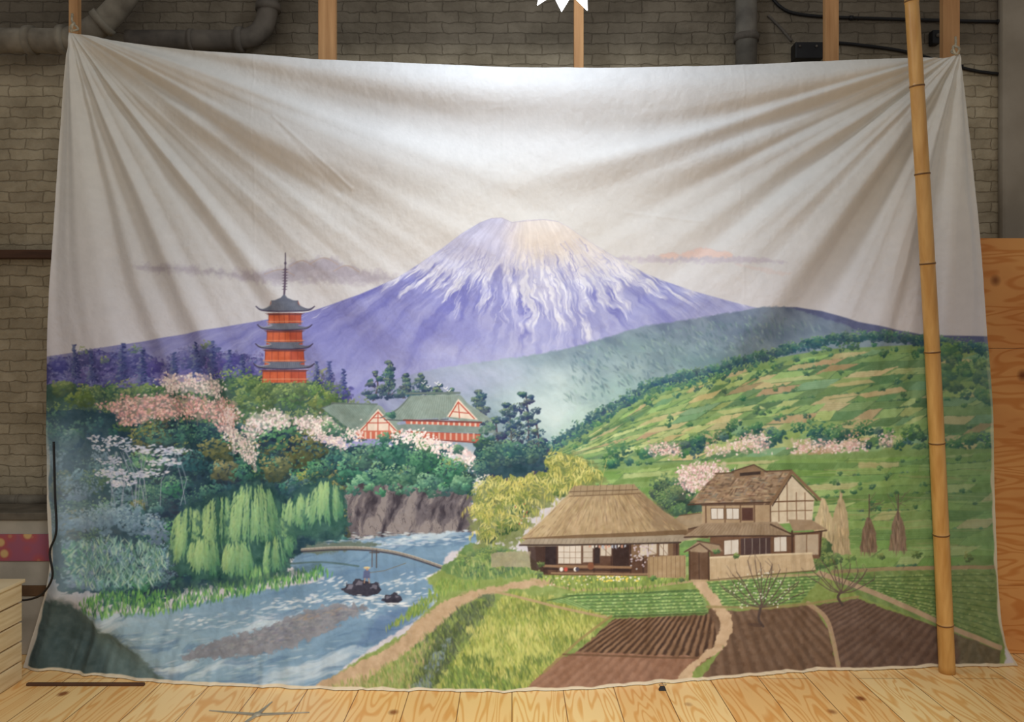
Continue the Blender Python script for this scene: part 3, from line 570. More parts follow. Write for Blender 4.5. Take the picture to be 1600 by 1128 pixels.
for i in range(34): line([(830+i*7,842),(827+i*7,850)],.8,(100,90,80),.6)
# ---- two-storey house
poly([(1098,785),(1205,785),(1205,820),(1098,820)],(170,146,116),tex=6)
poly([(1205,785),(1238,742),(1272,778),(1268,815),(1205,820)],(212,198,172),tex=8)
poly([(1110,838),(1284,830),(1280,872),(1110,880)],(108,80,62),tex=8)
for p in [[(1112,795),(1132,795),(1132,812),(1112,812)],[(1136,795),(1156,795),(1156,812),(1136,812)],[(1132,845),(1155,843),(1155,866),(1132,868)],[(1210,840),(1230,838),(1230,862),(1210,863)]]:
    poly(p,(218,212,202)); line([p[0],p[1],p[2],p[3],p[0]],1,(96,72,56)); line([((p[0][0]+p[1][0])/2,p[0][1]),((p[0][0]+p[1][0])/2,p[2][1])],.8,(120,94,74))
poly([(1160,794),(1178,794),(1178,814),(1160,814)],(80,54,48)); poly([(1158,842),(1205,840),(1205,866),(1158,868)],(70,54,54))
for x in (1164,1176,1188,1198): line([(x,842),(x,866)],1.2,(170,160,150),.7)
line([(1098,790),(1205,788)],3,(76,56,46),.8)
for x in (1104,1134,1158,1180,1205): line([(x,787),(x,820)],1.8,(92,68,52))
for x in (1218,1231,1245,1258): line([(x,770 if x!=1231 else 755),(x,815)],1.4,(120,92,70))
line([(1207,785),(1270,782)],2,(106,78,58)); line([(1206,800),(1268,797)],1.4,(124,96,72))
poly([(1076,788),(1120,742),(1238,735),(1210,784),(1150,786)],(146,122,98),soft=1.2,rough=1.2,tex=18)
for i in range(380):
    x=random.uniform(0,1);t=random.random(); xx=(1120+118*x)*(1-t)+(1078+132*x)*t; yy=740+t*46
    dab(xx,yy,random.uniform(2,6),random.uniform(.7,1.5),random.choice([0,.05,2.2]),jit(random.choice([(106,82,66),(192,168,138),(86,68,58),(166,138,108),(124,118,108)])),.6)
line([(1120,741),(1238,735)],2.4,(96,76,60)); line([(1076,789),(1212,785)],2.4,(74,54,44))
line([(1206,788),(1238,737),(1280,780)],4.5,(126,100,76)); line([(1208,791),(1238,743),(1276,782)],1.6,(62,46,38))
poly([(1148,742),(1152,735),(1180,728),(1196,738),(1196,744),(1152,748)],(132,106,82),tex=8); line([(1146,738),(1180,727),(1200,738)],2.2,(86,66,54)); poly([(1158,740),(1190,737),(1190,742),(1158,745)],(56,44,40))
poly([(1070,838),(1100,818),(1215,816),(1240,838),(1140,838)],(150,130,106),tex=14); line([(1070,840),(1142,838),(1240,838)],2.4,(70,52,44))
poly([(1232,812),(1268,812),(1290,826),(1240,830)],(154,132,106),tex=8); line([(1205,820),(1240,836),(1290,828)],2.4,(74,56,46))
for i in range(28): line([(1098+i*4.4,820),(1080+i*5.2,836)],.8,(104,84,68),.5)
line([(1238,830),(1238,868)],2.4,(70,50,42)); line([(1282,830),(1280,868)],2,(70,50,42))
poly([(1242,836),(1278,834),(1278,866),(1242,868)],(202,188,164),a=.8); line([(1260,835),(1260,868)],1.4,(106,80,60))
poly([(1012,870),(1072,868),(1072,904),(1012,902)],(166,142,108),tex=8)
for i in range(9): line([(1014+i*7,870),(1014+i*7,902)],.9,(108,84,62),.7)
poly([(1106,872),(1268,864),(1274,890),(1110,907)],(198,176,142),tex=10); line([(1106,872),(1268,864)],2.6,(222,206,174)); line([(1110,907),(1274,891)],2,(100,82,58),.7)
for i in range(22): line([(1112+i*7.3,874),(1113+i*7.3,904-i*.6)],.7,(152,128,96),.5)
poly([(1078,862),(1108,862),(1108,906),(1078,906)],(98,74,58),tex=6); line([(1093,864),(1093,905)],1.2,(62,46,38))
poly([(1070,862),(1092,846),(1124,852),(1130,862),(1098,864)],(154,134,110),tex=8); line([(1070,863),(1094,850),(1112,863)],2,(80,60,50)); line([(1090,846),(1126,852)],2,(92,72,60))
for x in (1078,1108): line([(x,862),(x,906)],2.6,(72,52,42))
poly([(766,864),(828,862),(828,886),(768,886)],(164,154,130),rough=2,tex=10,a=.8)
for x,y,r in [(845,880,6),(842,896,7),(1020,903,5),(1065,905,5),(1120,862,5),(1150,868,5)]: clump(x,y,r,(62,88,58),(102,132,78),(154,174,100),12,1.9)
# ---- plum trees
def plum(x,y,h,w,n,fl):
    line(smooth([(x+2,y),(x-5,y-12),(x,y-h*.35)],5,False),4,(76,64,60))
    for i in range(n):
        a=-1.35+2.7*i/(n-1)+random.uniform(-.1,.1); L=h*random.uniform(.6,1)
        p=[(x,y-h*.3),(x+math.sin(a)*w*.4+random.uniform(-4,4),y-h*.3-math.cos(a)*L*.3),(x+math.sin(a)*w*.8,y-h*.3-math.cos(a)*L*.55-8),(x+math.sin(a)*w*1.1+random.uniform(-6,6),y-h*.3-math.cos(a)*L*.7-16)]
        line(smooth(p,4,False),1.5,(92,78,72),.85)
        for k in range(3):
            q=p[1+k%3]; line([q,(q[0]+random.uniform(-10,10),q[1]-random.uniform(8,16))],.9,(108,92,84),.75)
        for k in range(fl):
            q=random.choice(p[1:3]); dab(q[0]+random.uniform(-9,9),q[1]+random.uniform(-9,9),1.3,1.2,0,jit((226,232,214)),.9)
plum(1190,978,96,56,15,4); plum(1314,945,62,46,12,0)
dab(1180,976,12,3,0.1,A((70,54,50)),.5)
# canvas variation, then paint lifted overall to make up for dim light
C+= (N6*2.2+N20*1.8)[...,None]
C=np.clip(C,0,255)
C=255*(C/255)**.91
C=np.clip(C,0,255)
# ------------------------------------------------------------------ helpers for objects
COL=bpy.context.scene.collection
def link(o): COL.objects.link(o); return o
def meta(o,label=None,cat=None,kind=None,group=None):
    if label:o["label"]=label
    if cat:o["category"]=cat
    if kind:o["kind"]=kind
    if group:o["group"]=group
    return o
def mk(name,verts,faces,mat,smooth_=False,parent=None,bevel=0):
    me=bpy.data.meshes.new(name); me.from_pydata([tuple(v) for v in verts],[],faces); me.update()
    if smooth_:
        for p in me.polygons:p.use_smooth=True
    if mat: me.materials.append(mat)
    o=link(bpy.data.objects.new(name,me))
    if parent:o.parent=parent
    if bevel:
        b=o.modifiers.new("b","BEVEL"); b.width=bevel; b.segments=2; b.limit_method='ANGLE'
    return o
def boxv(x0,x1,y0,y1,z0,z1):
    v=[(x0,y0,z0),(x1,y0,z0),(x1,y1,z0),(x0,y1,z0),(x0,y0,z1),(x1,y0,z1),(x1,y1,z1),(x0,y1,z1)]
    f=[(0,3,2,1),(4,5,6,7),(0,1,5,4),(1,2,6,5),(2,3,7,6),(3,0,4,7)]
    return v,f
def box(name,x0,x1,y0,y1,z0,z1,mat,bevel=.003,parent=None):
    v,f=boxv(x0,x1,y0,y1,z0,z1); return mk(name,v,f,mat,False,parent,bevel)
def tube(name,pts,rad,mat,seg=16,parent=None,cap=True):
    pts=[Vector(p) for p in pts]; n=len(pts)
    if not hasattr(rad,'__len__'): rad=[rad]*n
    v=[];f=[]; up=Vector((0.13,.97,.21)).normalized()
    for i,p in enumerate(pts):
        t=(pts[min(i+1,n-1)]-pts[max(i-1,0)]).normalized()
        a=(up-t*up.dot(t)).normalized() if abs(up.dot(t))<.98 else t.orthogonal().normalized(); up=a; b=t.cross(a)
        for k in range(seg):
            w=2*math.pi*k/seg; v.append(p+(a*math.cos(w)+b*math.sin(w))*rad[i])
    for i in range(n-1):
        for k in range(seg):
            k2=(k+1)%seg; f.append((i*seg+k,i*seg+k2,(i+1)*seg+k2,(i+1)*seg+k))
    if cap: f.append(tuple(range(seg))[::-1]); f.append(tuple((n-1)*seg+k for k in range(seg)))
    return mk(name,v,f,mat,True,parent)
def curve3(pts,n=8):
    p=[Vector(q) for q in pts];out=[]
    for i in range(len(p)-1):
        a,b,c,d=p[max(i-1,0)],p[i],p[i+1],p[min(i+2,len(p)-1)]
        for k in range(n):
            t=k/n; out.append(.5*((2*b)+(c-a)*t+(2*a-5*b+4*c-d)*t*t+(3*b-a-3*c+d)*t**3))
    out.append(p[-1]); return out
def lin(c): 
    return tuple(((v/255)/12.92 if v/255<=.04045 else ((v/255+.055)/1.055)**2.4) for v in c)+(1,)
def mat(name,col,rough=.7,metal=0,noise=0,scale=(8,8,8),bump=0,col2=None,emit=None,spec=.3):
    m=bpy.data.materials.new(name); m.use_nodes=True; nt=m.node_tree; b=nt.nodes["Principled BSDF"]
    b.inputs["Roughness"].default_value=rough; b.inputs["Metallic"].default_value=metal; b.inputs["Specular IOR Level"].default_value=spec
    tc=nt.nodes.new("ShaderNodeTexCoord"); mp=nt.nodes.new("ShaderNodeMapping"); mp.inputs["Scale"].default_value=scale
    nz=nt.nodes.new("ShaderNodeTexNoise"); nz.inputs["Scale"].default_value=1; nz.inputs["Detail"].default_value=6
    nt.links.new(tc.outputs["Object"],mp.inputs[0]); nt.links.new(mp.outputs[0],nz.inputs["Vector"])
    rp=nt.nodes.new("ShaderNodeValToRGB"); c2=col2 or tuple(v*.72 for v in col)
    rp.color_ramp.elements[0].position=.32; rp.color_ramp.elements[1].position=.68
    rp.color_ramp.elements[0].color=lin(c2); rp.color_ramp.elements[1].color=lin(col)
    nt.links.new(nz.outputs["Fac"],rp.inputs[0]); nt.links.new(rp.outputs[0],b.inputs["Base Color"])
    if bump:
        bp=nt.nodes.new("ShaderNodeBump"); bp.inputs["Strength"].default_value=bump; bp.inputs["Distance"].default_value=.01
        nt.links.new(nz.outputs["Fac"],bp.inputs["Height"]); nt.links.new(bp.outputs[0],b.inputs["Normal"])
    if emit: b.inputs["Emission Color"].default_value=(1,1,1,1); b.inputs["Emission Strength"].default_value=emit
    return m
# ------------------------------------------------------------------ CLOTH
NU,NV=1480,1030
u=np.linspace(0,1,NU); v=np.linspace(0,1,NV)
Lx=np.interp(v,[0,.05,.15,.3,.45,.55,.65,.75,.83,.87,.92,.96,1],[108,104,99,90,81,76,74,75,79,74,56,42,32])
Rx=np.interp(v,[0,.02,.17,.33,.45,.59,.72,.85,.93,.97,1],[1500,1502,1515,1528,1536,1546,1551,1556,1562,1574,1592])
Ty=np.interp(u,[0,.01,.05,.14,.28,.5,.6,.72,.86,.96,.985,1],[50,53,62,78,92,104,105,102,94,90,90,84])
By=np.interp(u,[0,.06,.13,.24,.37,.48,.56,.63,.72,.8,.86,.93,.98,1],[1046,1056,1067,1075,1080,1082,1078,1070,1058,1050,1047,1043,1042,1042])
k=np.hanning(31);k/=k.sum()
Ls=np.convolve(np.pad(Lx,15,'edge'),k,'valid');Rs=np.convolve(np.pad(Rx,15,'edge'),k,'valid')
Ts=np.convolve(np.pad(Ty,15,'edge'),k,'valid');Bs=np.convolve(np.pad(By,15,'edge'),k,'valid')
Bs=Bs+1.6*vn(u*70,u*0+.5,3)+.8*vn(u*190,u*0+.5,6)
U,V=np.meshgrid(u,v)
PX=Ls[:,None]*(1-U)+Rs[:,None]*U
PY=Ts[None,:]*(1-V)+Bs[None,:]*V
yb=D*496/(Bs-564)-D
YM=yb[None,:]*V**3
def radial(cx,cy,sgn,seed,off):
    dx=(PX-cx)*sgn; dy=PY-cy
    th=np.arctan2(dy,np.maximum(dx,-60)+1e-3); r=np.sqrt(dx*dx+dy*dy)*S
    ph=th+.05*vn(r*.8,th*2,seed+1)
    n=vn(ph*8.0+off,r*.12,seed)*1.0+vn(ph*17+off,r*.25+7,seed+2)*.38+vn(ph*34,r*.4,seed+3)*.07
    w=np.clip((th-.10)/.3,0,1)
    amp=.118*(r/(1+.30*r*r))*(.62*np.exp(-(r/2.1)**3.0)+.38*np.exp(-(r/3.3)**4))*w
    return n*amp, r, th
h1,r1,t1=radial(107,44,1,0,4.2); h2_,r2,t2=radial(1502,76,-1,5,9.6)
h=h1*1.0+h2_*1.0
d=PY-Ts[None,:]
bow=np.clip(1-((PX-800)/720)**2,0.05,1)
ds_=d/(bow**.55)
h+=.030*np.cos(2*np.pi*(ds_-37)/125)*np.exp(-(ds_/210)**2)*np.clip(bow*1.5,0,1)
h+=.014*vn(PX/130,PY/600,3)*np.clip((V-.2)*2,0,1)
h+=.008*fbm(PX/90,PY/150,4,3)
h+=.03*np.exp(-((PX-Ls[:,None]-22)/14)**2)*np.clip((V-.55)*4,0,1)
h-=.03*np.exp(-((PX-Ls[:,None]-52)/20)**2)*np.clip((V-.6)*4,0,1)
h+=.02*np.exp(-((PX-Rs[:,None]+20)/14)**2)*np.clip((V-.5)*3,0,1)
dd=(PX-130)*.62-(PY-960)*.78
h+=.035*np.tanh(dd/14)*np.exp(-((PX-120)/120)**2)*np.clip((V-.85)*12,0,1)
lcw=np.clip((V-.86)*9,0,1)*np.clip((230-PX)/80,0,1)
h+=lcw*(.05*vn((PX+PY*.35)/20,PY/140,8)+.025*vn((PX+PY*.3)/9,PY/80,9))
h+=.02*np.cos((PX-1590)/9+PY/60)*np.clip((V-.86)*7,0,1)*np.clip((PX-1490)/40,0,1)
for cxx,am in [(785,.0015),(395,.0012),(1160,.001)]:
    h+=am*np.exp(-((PX-cxx-2*vn(PY/90,PY*0+3,4))/2.2)**2)
def crease(a,b,w,am):
    global h
    h=h+am*np.exp(-segd(PX,PY,a,b)/(w*w))
crease((430,185),(550,295),3,.004); crease((440,200),(530,300),4,-.003); crease((980,330),(1100,345),3,.002)
h+=.0014*fbm(PX/9,PY/11,6,3)
h=.075*np.tanh(h/.075)
h*=np.clip(1-(V-.95)/.05*.6,.4,1)
h=np.where((PX>1370)&(PX<1530),np.minimum(h,.045),h)
K=S*(D+YM)/D
X=(PX-800)*K; Z=CZ+(564-PY)*K; Yw=YM-h
Z=np.maximum(Z,.004)
co=np.stack([X,Yw,Z],-1).reshape(-1,3).astype(np.float32)
xi=np.clip(PX,0,W-2);yi=np.clip(PY,0,H-2);x0=xi.astype(int);y0=yi.astype(int);fx=(xi-x0)[...,None];fy=(yi-y0)[...,None]
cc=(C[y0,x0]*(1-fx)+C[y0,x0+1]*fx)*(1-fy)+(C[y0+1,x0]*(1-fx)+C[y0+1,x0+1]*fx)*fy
wob=.0015*vn(PX/25,PY/25,2)
hm=np.clip((V-(.9935+wob))/.0015,0,1)[...,None]; cc=cc+(A((222,212,188))-cc)*hm
hm=(np.clip((.004+wob*2-U)/.0015,0,1)*np.clip((V-.6)*8,0,1))[...,None]; cc=cc+(A((216,212,200))-cc)*hm
hm=(np.clip((U-(.9965+wob))/.0015,0,1)*np.clip((V-.4)*3,0,1))[...,None]; cc=cc+(A((206,198,176))-cc)*hm
s=cc/255; ln=np.where(s<=.04045,s/12.92,((s+.055)/1.055)**2.4)
rgba=np.concatenate([ln,np.ones(ln.shape[:2]+(1,))],-1).reshape(-1).astype(np.float32)
me=bpy.data.meshes.new("painted_backdrop")
nv=NU*NV; ii=np.arange(nv).reshape(NV,NU)
q=np.stack([ii[1:,:-1],ii[1:,1:],ii[:-1,1:],ii[:-1,:-1]],-1).reshape(-1,4); nf=len(q)
me.vertices.add(nv); me.vertices.foreach_set("co",co.ravel())
me.loops.add(nf*4); me.loops.foreach_set("vertex_index",q.ravel().astype(np.int32))
me.polygons.add(nf); me.polygons.foreach_set("loop_start",np.arange(0,nf*4,4,dtype=np.int32))
try: me.polygons.foreach_set("loop_total",np.full(nf,4,np.int32))
except Exception: pass
me.polygons.foreach_set("use_smooth",np.ones(nf,bool))
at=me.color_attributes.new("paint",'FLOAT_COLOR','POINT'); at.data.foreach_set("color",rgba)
me.update()
m=bpy.data.materials.new("painted_canvas"); m.use_nodes=True; nt=m.node_tree; b=nt.nodes["Principled BSDF"]
an_=nt.nodes.new("ShaderNodeAttribute"); an_.attribute_name="paint"; b.inputs["Roughness"].default_value=.75; b.inputs["Specular IOR Level"].default_value=.2
tcn=nt.nodes.new("ShaderNodeTexCoord"); nz=nt.nodes.new("ShaderNodeTexNoise"); nz.inputs["Scale"].default_value=60; nz.inputs["Detail"].default_value=4
nt.links.new(tcn.outputs["Object"],nz.inputs["Vector"]); bp=nt.nodes.new("ShaderNodeBump"); bp.inputs["Strength"].default_value=.2; bp.inputs["Distance"].default_value=.003
nt.links.new(nz.outputs["Fac"],bp.inputs["Height"]); nt.links.new(bp.outputs[0],b.inputs["Normal"]); nt.links.new(an_.outputs["Color"],b.inputs["Base Color"])
me.materials.append(m)
cloth=link(bpy.data.objects.new("painted_backdrop",me))
meta(cloth,"large sagging canvas backdrop painted with a snow-capped mountain, pagoda, river and farmhouses","backdrop")
# ------------------------------------------------------------------ materials
pine_m=mat("raw_pine",(196,150,102),.65,noise=1,scale=(30,30,2.2),col2=(168,122,78))
crate_m=mat("pale_pine",(236,214,172),.65,scale=(3,3,40),col2=(212,184,138))
dark_wood=mat("dark_wood",(92,62,44),.7,scale=(3,20,20))
pipeL=mat("painted_pipe",(150,142,126),.8,scale=(7,7,7),col2=(104,96,84),bump=.6)
pipeD=mat("grey_pipe",(106,98,88),.8,scale=(7,7,7),col2=(72,66,60),bump=.6)
black=mat("black_plastic",(30,29,30),.5)
cream=mat("cream_paint",(164,154,138),.65,scale=(3,3,3),col2=(140,130,114))
rope_m=mat("canvas_tie",(200,188,160),.9,scale=(40,40,40))
# ------------------------------------------------------------------ wall
def brickmat():
    m=bpy.data.materials.new("painted_brick"); m.use_nodes=True; nt=m.node_tree; b=nt.nodes["Principled BSDF"]; b.inputs["Roughness"].default_value=.85
    L=nt.links.new
    tc=nt.nodes.new("ShaderNodeTexCoord"); sp=nt.nodes.new("ShaderNodeSeparateXYZ"); cb=nt.nodes.new("ShaderNodeCombineXYZ")
    L(tc.outputs["Object"],sp.inputs[0]); L(sp.outputs[0],cb.inputs[0]); L(sp.outputs[2],cb.inputs[1])
    nz0=nt.nodes.new("ShaderNodeTexNoise"); nz0.inputs["Scale"].default_value=14; nz0.inputs["Detail"].default_value=6
    mx0=nt.nodes.new("ShaderNodeMixRGB"); mx0.inputs[0].default_value=.04; L(cb.outputs[0],nz0.inputs["Vector"]); L(cb.outputs[0],mx0.inputs[1]); L(nz0.outputs["Color"],mx0.inputs[2])
    br=nt.nodes.new("ShaderNodeTexBrick"); br.inputs["Scale"].default_value=1; br.inputs["Brick Width"].default_value=.205; br.inputs["Row Height"].default_value=.065; br.inputs["Mortar Size"].default_value=.0055; br.inputs["Mortar Smooth"].default_value=1
    br.inputs["Color1"].default_value=lin((190,176,148)); br.inputs["Color2"].default_value=lin((172,158,132)); br.inputs["Mortar"].default_value=lin((152,138,112))
    L(mx0.outputs[0],br.inputs["Vector"])
    nz=nt.nodes.new("ShaderNodeTexNoise"); nz.inputs["Scale"].default_value=3.2; nz.inputs["Detail"].default_value=11; nz.inputs["Roughness"].default_value=.65; L(cb.outputs[0],nz.inputs["Vector"])
    rp=nt.nodes.new("ShaderNodeValToRGB"); rp.color_ramp.elements[0].position=.34; rp.color_ramp.elements[1].position=.62; rp.color_ramp.elements[0].color=(.6,.58,.54,1); rp.color_ramp.elements[1].color=(1,1,1,1)
    L(nz.outputs["Fac"],rp.inputs[0])
    mu=nt.nodes.new("ShaderNodeMixRGB"); mu.blend_type='MULTIPLY'; mu.inputs[0].default_value=1; L(br.outputs["Color"],mu.inputs[1]); L(rp.outputs[0],mu.inputs[2])
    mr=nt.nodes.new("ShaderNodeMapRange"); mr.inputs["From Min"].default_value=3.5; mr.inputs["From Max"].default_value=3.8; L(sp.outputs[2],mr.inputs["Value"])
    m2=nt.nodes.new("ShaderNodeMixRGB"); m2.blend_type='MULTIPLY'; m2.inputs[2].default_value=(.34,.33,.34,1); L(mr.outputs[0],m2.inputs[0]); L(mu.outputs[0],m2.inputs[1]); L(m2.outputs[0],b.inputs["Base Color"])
    ad=nt.nodes.new("ShaderNodeMath"); ad.operation='MULTIPLY_ADD'; ad.inputs[1].default_value=-2.6; L(nz0.outputs["Fac"],ad.inputs[0]); L(br.outputs["Fac"],ad.inputs[2])
    bp=nt.nodes.new("ShaderNodeBump"); bp.inputs["Strength"].default_value=.55; bp.inputs["Distance"].default_value=.014; bp.invert=True; L(ad.outputs[0],bp.inputs["Height"]); L(bp.outputs[0],b.inputs["Normal"])
    return m
WY=.78
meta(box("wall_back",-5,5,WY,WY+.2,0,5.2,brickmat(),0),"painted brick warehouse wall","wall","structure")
# ------------------------------------------------------------------ floor
def grain(nt,freq,c0,c1,dist=.15,src=None):
    L=nt.links.new; N=nt.nodes.new
    nz=N("ShaderNodeTexNoise"); nz.inputs["Scale"].default_value=1.1; nz.inputs["Detail"].default_value=2; nz.inputs["Distortion"].default_value=dist; L(src,nz.inputs["Vector"])
    mm=N("ShaderNodeMath"); mm.operation='MULTIPLY'; mm.inputs[1].default_value=freq; L(nz.outputs["Fac"],mm.inputs[0]); sn=N("ShaderNodeMath"); sn.operation='SINE'; L(mm.outputs[0],sn.inputs[0])
    rp=N("ShaderNodeValToRGB"); rp.color_ramp.elements[0].position=.0; rp.color_ramp.elements[1].position=1; rp.color_ramp.elements[0].color=c0; rp.color_ramp.elements[1].color=c1; L(sn.outputs[0],rp.inputs[0]); return rp.outputs[0]
def floormat():
    m=bpy.data.materials.new("pine_floor"); m.use_nodes=True; nt=m.node_tree; b=nt.nodes["Principled BSDF"]; b.inputs["Roughness"].default_value=.4
    L=nt.links.new; N=nt.nodes.new
    tc=N("ShaderNodeTexCoord"); sp=N("ShaderNodeSeparateXYZ"); L(tc.outputs["Object"],sp.inputs[0])
    cb=N("ShaderNodeCombineXYZ"); L(sp.outputs[1],cb.inputs[0]); L(sp.outputs[0],cb.inputs[1])
    PWD=.27
    br=N("ShaderNodeTexBrick"); br.inputs["Scale"].default_value=1; br.inputs["Brick Width"].default_value=2.1; br.inputs["Row Height"].default_value=PWD; br.inputs["Mortar Size"].default_value=.0026; br.inputs["Mortar Smooth"].default_value=.3
    br.inputs["Color1"].default_value=lin((255,220,156)); br.inputs["Color2"].default_value=lin((242,192,124)); br.inputs["Mortar"].default_value=lin((130,86,48)); br.offset=.37
    L(cb.outputs[0],br.inputs["Vector"])
    mp=N("ShaderNodeMapping"); mp.inputs["Scale"].default_value=(5.5,.6,1); L(tc.outputs["Object"],mp.inputs[0])
    ml=N("ShaderNodeMath"); ml.operation='DIVIDE'; ml.inputs[1].default_value=PWD; L(sp.outputs[0],ml.inputs[0]); fl=N("ShaderNodeMath"); fl.operation='FLOOR'; L(ml.outputs[0],fl.inputs[0])
    m3=N("ShaderNodeMath"); m3.operation='MULTIPLY'; m3.inputs[1].default_value=3.7; L(fl.outputs[0],m3.inputs[0])
    c3=N("ShaderNodeCombineXYZ"); L(m3.outputs[0],c3.inputs[1]); L(m3.outputs[0],c3.inputs[2]); va=N("ShaderNodeVectorMath"); va.operation='ADD'; L(mp.outputs[0],va.inputs[0]); L(c3.outputs[0],va.inputs[1])
    gr_=grain(nt,95,(1,1,1,1),(.84,.62,.38,1),.25,va.outputs[0])
    mu=N("ShaderNodeMixRGB"); mu.blend_type='MULTIPLY'; mu.inputs[0].default_value=.85; L(br.outputs["Color"],mu.inputs[1]); L(gr_,mu.inputs[2])
    mp2=N("ShaderNodeMapping"); mp2.inputs["Scale"].default_value=(3.6,2.8,1); L(tc.outputs["Object"],mp2.inputs[0])
    vo=N("ShaderNodeTexVoronoi"); vo.inputs["Scale"].default_value=1.0; L(mp2.outputs[0],vo.inputs["Vector"])
    r2=N("ShaderNodeValToRGB"); r2.color_ramp.elements[0].position=.055; r2.color_ramp.elements[1].position=.12; r2.color_ramp.elements[0].color=(.26,.10,.03,1); r2.color_ramp.elements[1].color=(1,1,1,1); L(vo.outputs["Distance"],r2.inputs[0])
    m4=N("ShaderNodeMixRGB"); m4.blend_type='MULTIPLY'; m4.inputs[0].default_value=.9; L(mu.outputs[0],m4.inputs[1]); L(r2.outputs[0],m4.inputs[2]); L(m4.outputs[0],b.inputs["Base Color"])
    bp=N("ShaderNodeBump"); bp.inputs["Strength"].default_value=.4; bp.inputs["Distance"].default_value=.003; bp.invert=True; L(br.outputs["Fac"],bp.inputs["Height"]); L(bp.outputs[0],b.inputs["Normal"])
    return m
meta(box("floor",-5,5,-6,WY,-.1,0,floormat(),0),"light pine plank floor","floor","structure")
# ------------------------------------------------------------------ posts
def post(px0,px1,y,label):
    a=P(px0,0,y);c=P(px1,0,y)
    o=box("wooden_post",a.x,c.x,y,y+.045,0,4.6,pine_m,.003); meta(o,label,"wooden post",group="pine support posts")
post(497,524,.24,"raw pine upright rising behind the backdrop")
post(897,912,.24,"narrow raw pine upright rising behind the backdrop")
post(1290,1311,.24,"raw pine upright rising behind the backdrop")
post(107,121,.24,"pine upright that holds one top corner of the backdrop")
post(1474,1500,.27,"pine upright that holds one top corner of the backdrop")
for px,py in [(113,48),(1493,84)]:
    c=P(px,py,.0)
    tube("corner_tie",curve3([c,c+Vector((.005,.05,.03)),P(px,py-14,.12),P(px,py-26,.225)],6),.006,rope_m,8,cloth)
    tube("corner_tie",curve3([c+Vector((0,-.01,-.01)),c+Vector((.01,-.02,.02)),c+Vector((.0,.02,.05)),c+Vector((-.01,.0,.02)),c+Vector((0,-.01,-.01))],5),.006,rope_m,8,cloth)
# ------------------------------------------------------------------ bamboo pole
bm=mat("bamboo",(212,166,98),.4,scale=(30,30,3),col2=(188,138,72),spec=.5); bn=mat("bamboo_node",(134,96,56),.5)
pb=Vector((0,.085,0)); kx=S*(D+.085)/D; pb.x=(1480-800)*kx
pt_y=-.27; kk=S*(D+pt_y)/D; pt=Vector(((1423-800)*kk,pt_y,CZ+(564+20)*kk))
def zt(py):
    lo_,hi_=0,1.2
    for _ in range(40):
        t=(lo_+hi_)/2; p=pb.lerp(pt,t); row=564-(p.z-CZ)*D/(D+p.y)/S
        if row>py: lo_=t
        else: hi_=t
    return t
nodes=[zt(v_) for v_ in (975,835,692,550,412,272,135,2)]
ts=sorted(set(list(np.linspace(0,1.12,90))+[n+dl for n in nodes for dl in (-.006,-.003,-.0012,0,.0012,.003,.006)]))
def prad(t):
    r=.043-.009*t
    for n in nodes:
        r+=.0035*math.exp(-((t-n)/.0022)**2)-.001*math.exp(-((t-n)/.008)**2)
    return r
def bend(t): return pb.lerp(pt,t)+Vector((.012*math.sin(t*3.1),0,0))
pole=tube("bamboo_pole",[bend(t) for t in ts],[prad(t) for t in ts],bm,24); meta(pole,"tall golden bamboo pole leaning against the canvas backdrop","bamboo pole")
for n in nodes: tube("bamboo_node",[bend(n+e_) for e_ in (-.0012,0,.0012)],[prad(n)-.0005,prad(n)+.001,prad(n)-.0005],bn,24,pole)
# ------------------------------------------------------------------ hanging lamp
lampm=mat("glowing_shade",(255,255,255),.5,emit=9)
LY=-.8; hub=P(882,-42,LY)
root=link(bpy.data.objects.new("hanging_lamp",None)); root.location=hub; meta(root,"bright white hanging lamp with a pointed starburst shade","lamp")
v_=[(0,0,.02)];f_=[]; n=8
for i in range(n*2):
    a=2*math.pi*i/(n*2)+.02; R=.165 if i%2==0 else .115; zz=-.105+(.012*math.sin(i*2.3)) if i%2==0 else -.05
    v_.append((R*math.cos(a),R*math.sin(a),zz))
for i in range(n*2): f_.append((0,1+i,1+(i+1)%(n*2)))
o=mk("lamp_shade",v_,f_,lampm,False,root); sm=o.modifiers.new("s","SOLIDIFY"); sm.thickness=.003
tube("lamp_cord",[(0,0,.02),(0,0,.8)],.004,black,8,root); tube("lamp_socket",[(0,0,.015),(0,0,.03),(0,0,.07)],[.03,.03,.018],black,16,root)
# ------------------------------------------------------------------ pipes
def flange(p,d,r,par,m_,w=.02): d=Vector(d).normalized()*w; tube("pipe_collar",[p-d,p+d],r,m_,20,par)
PYY=.58
p1=tube("wall_pipe",curve3([P(-60,63,PYY),P(40,63,PYY),P(105,62,PYY),P(150,42,PYY),P(185,10,PYY),P(215,-40,PYY)],8),.073,pipeL,20); meta(p1,"thick pale painted pipe bending up along the brick wall","pipe")
flange(P(48,63,PYY),(1,0,0),.088,p1,pipeL); flange(P(100,62,PYY),(1,0,0),.088,p1,pipeL); flange(P(160,35,PYY),(1,0,.8),.088,p1,pipeL)
PY2=.66
p2=tube("wall_pipe",curve3([P(200,63,PY2),P(300,63,PY2),P(375,62,PY2),P(405,50,PY2),P(418,20,PY2),P(420,-40,PY2)],8),.062,pipeD,20); meta(p2,"grey pipe running level and then elbowing up the brick wall","pipe")
flange(P(375,62,PY2),(1,0,0),.078,p2,pipeD); flange(P(419,12,PY2),(0,0,1),.078,p2,pipeD); flange(P(300,63,PY2),(1,0,0),.07,p2,pipeD,.012)
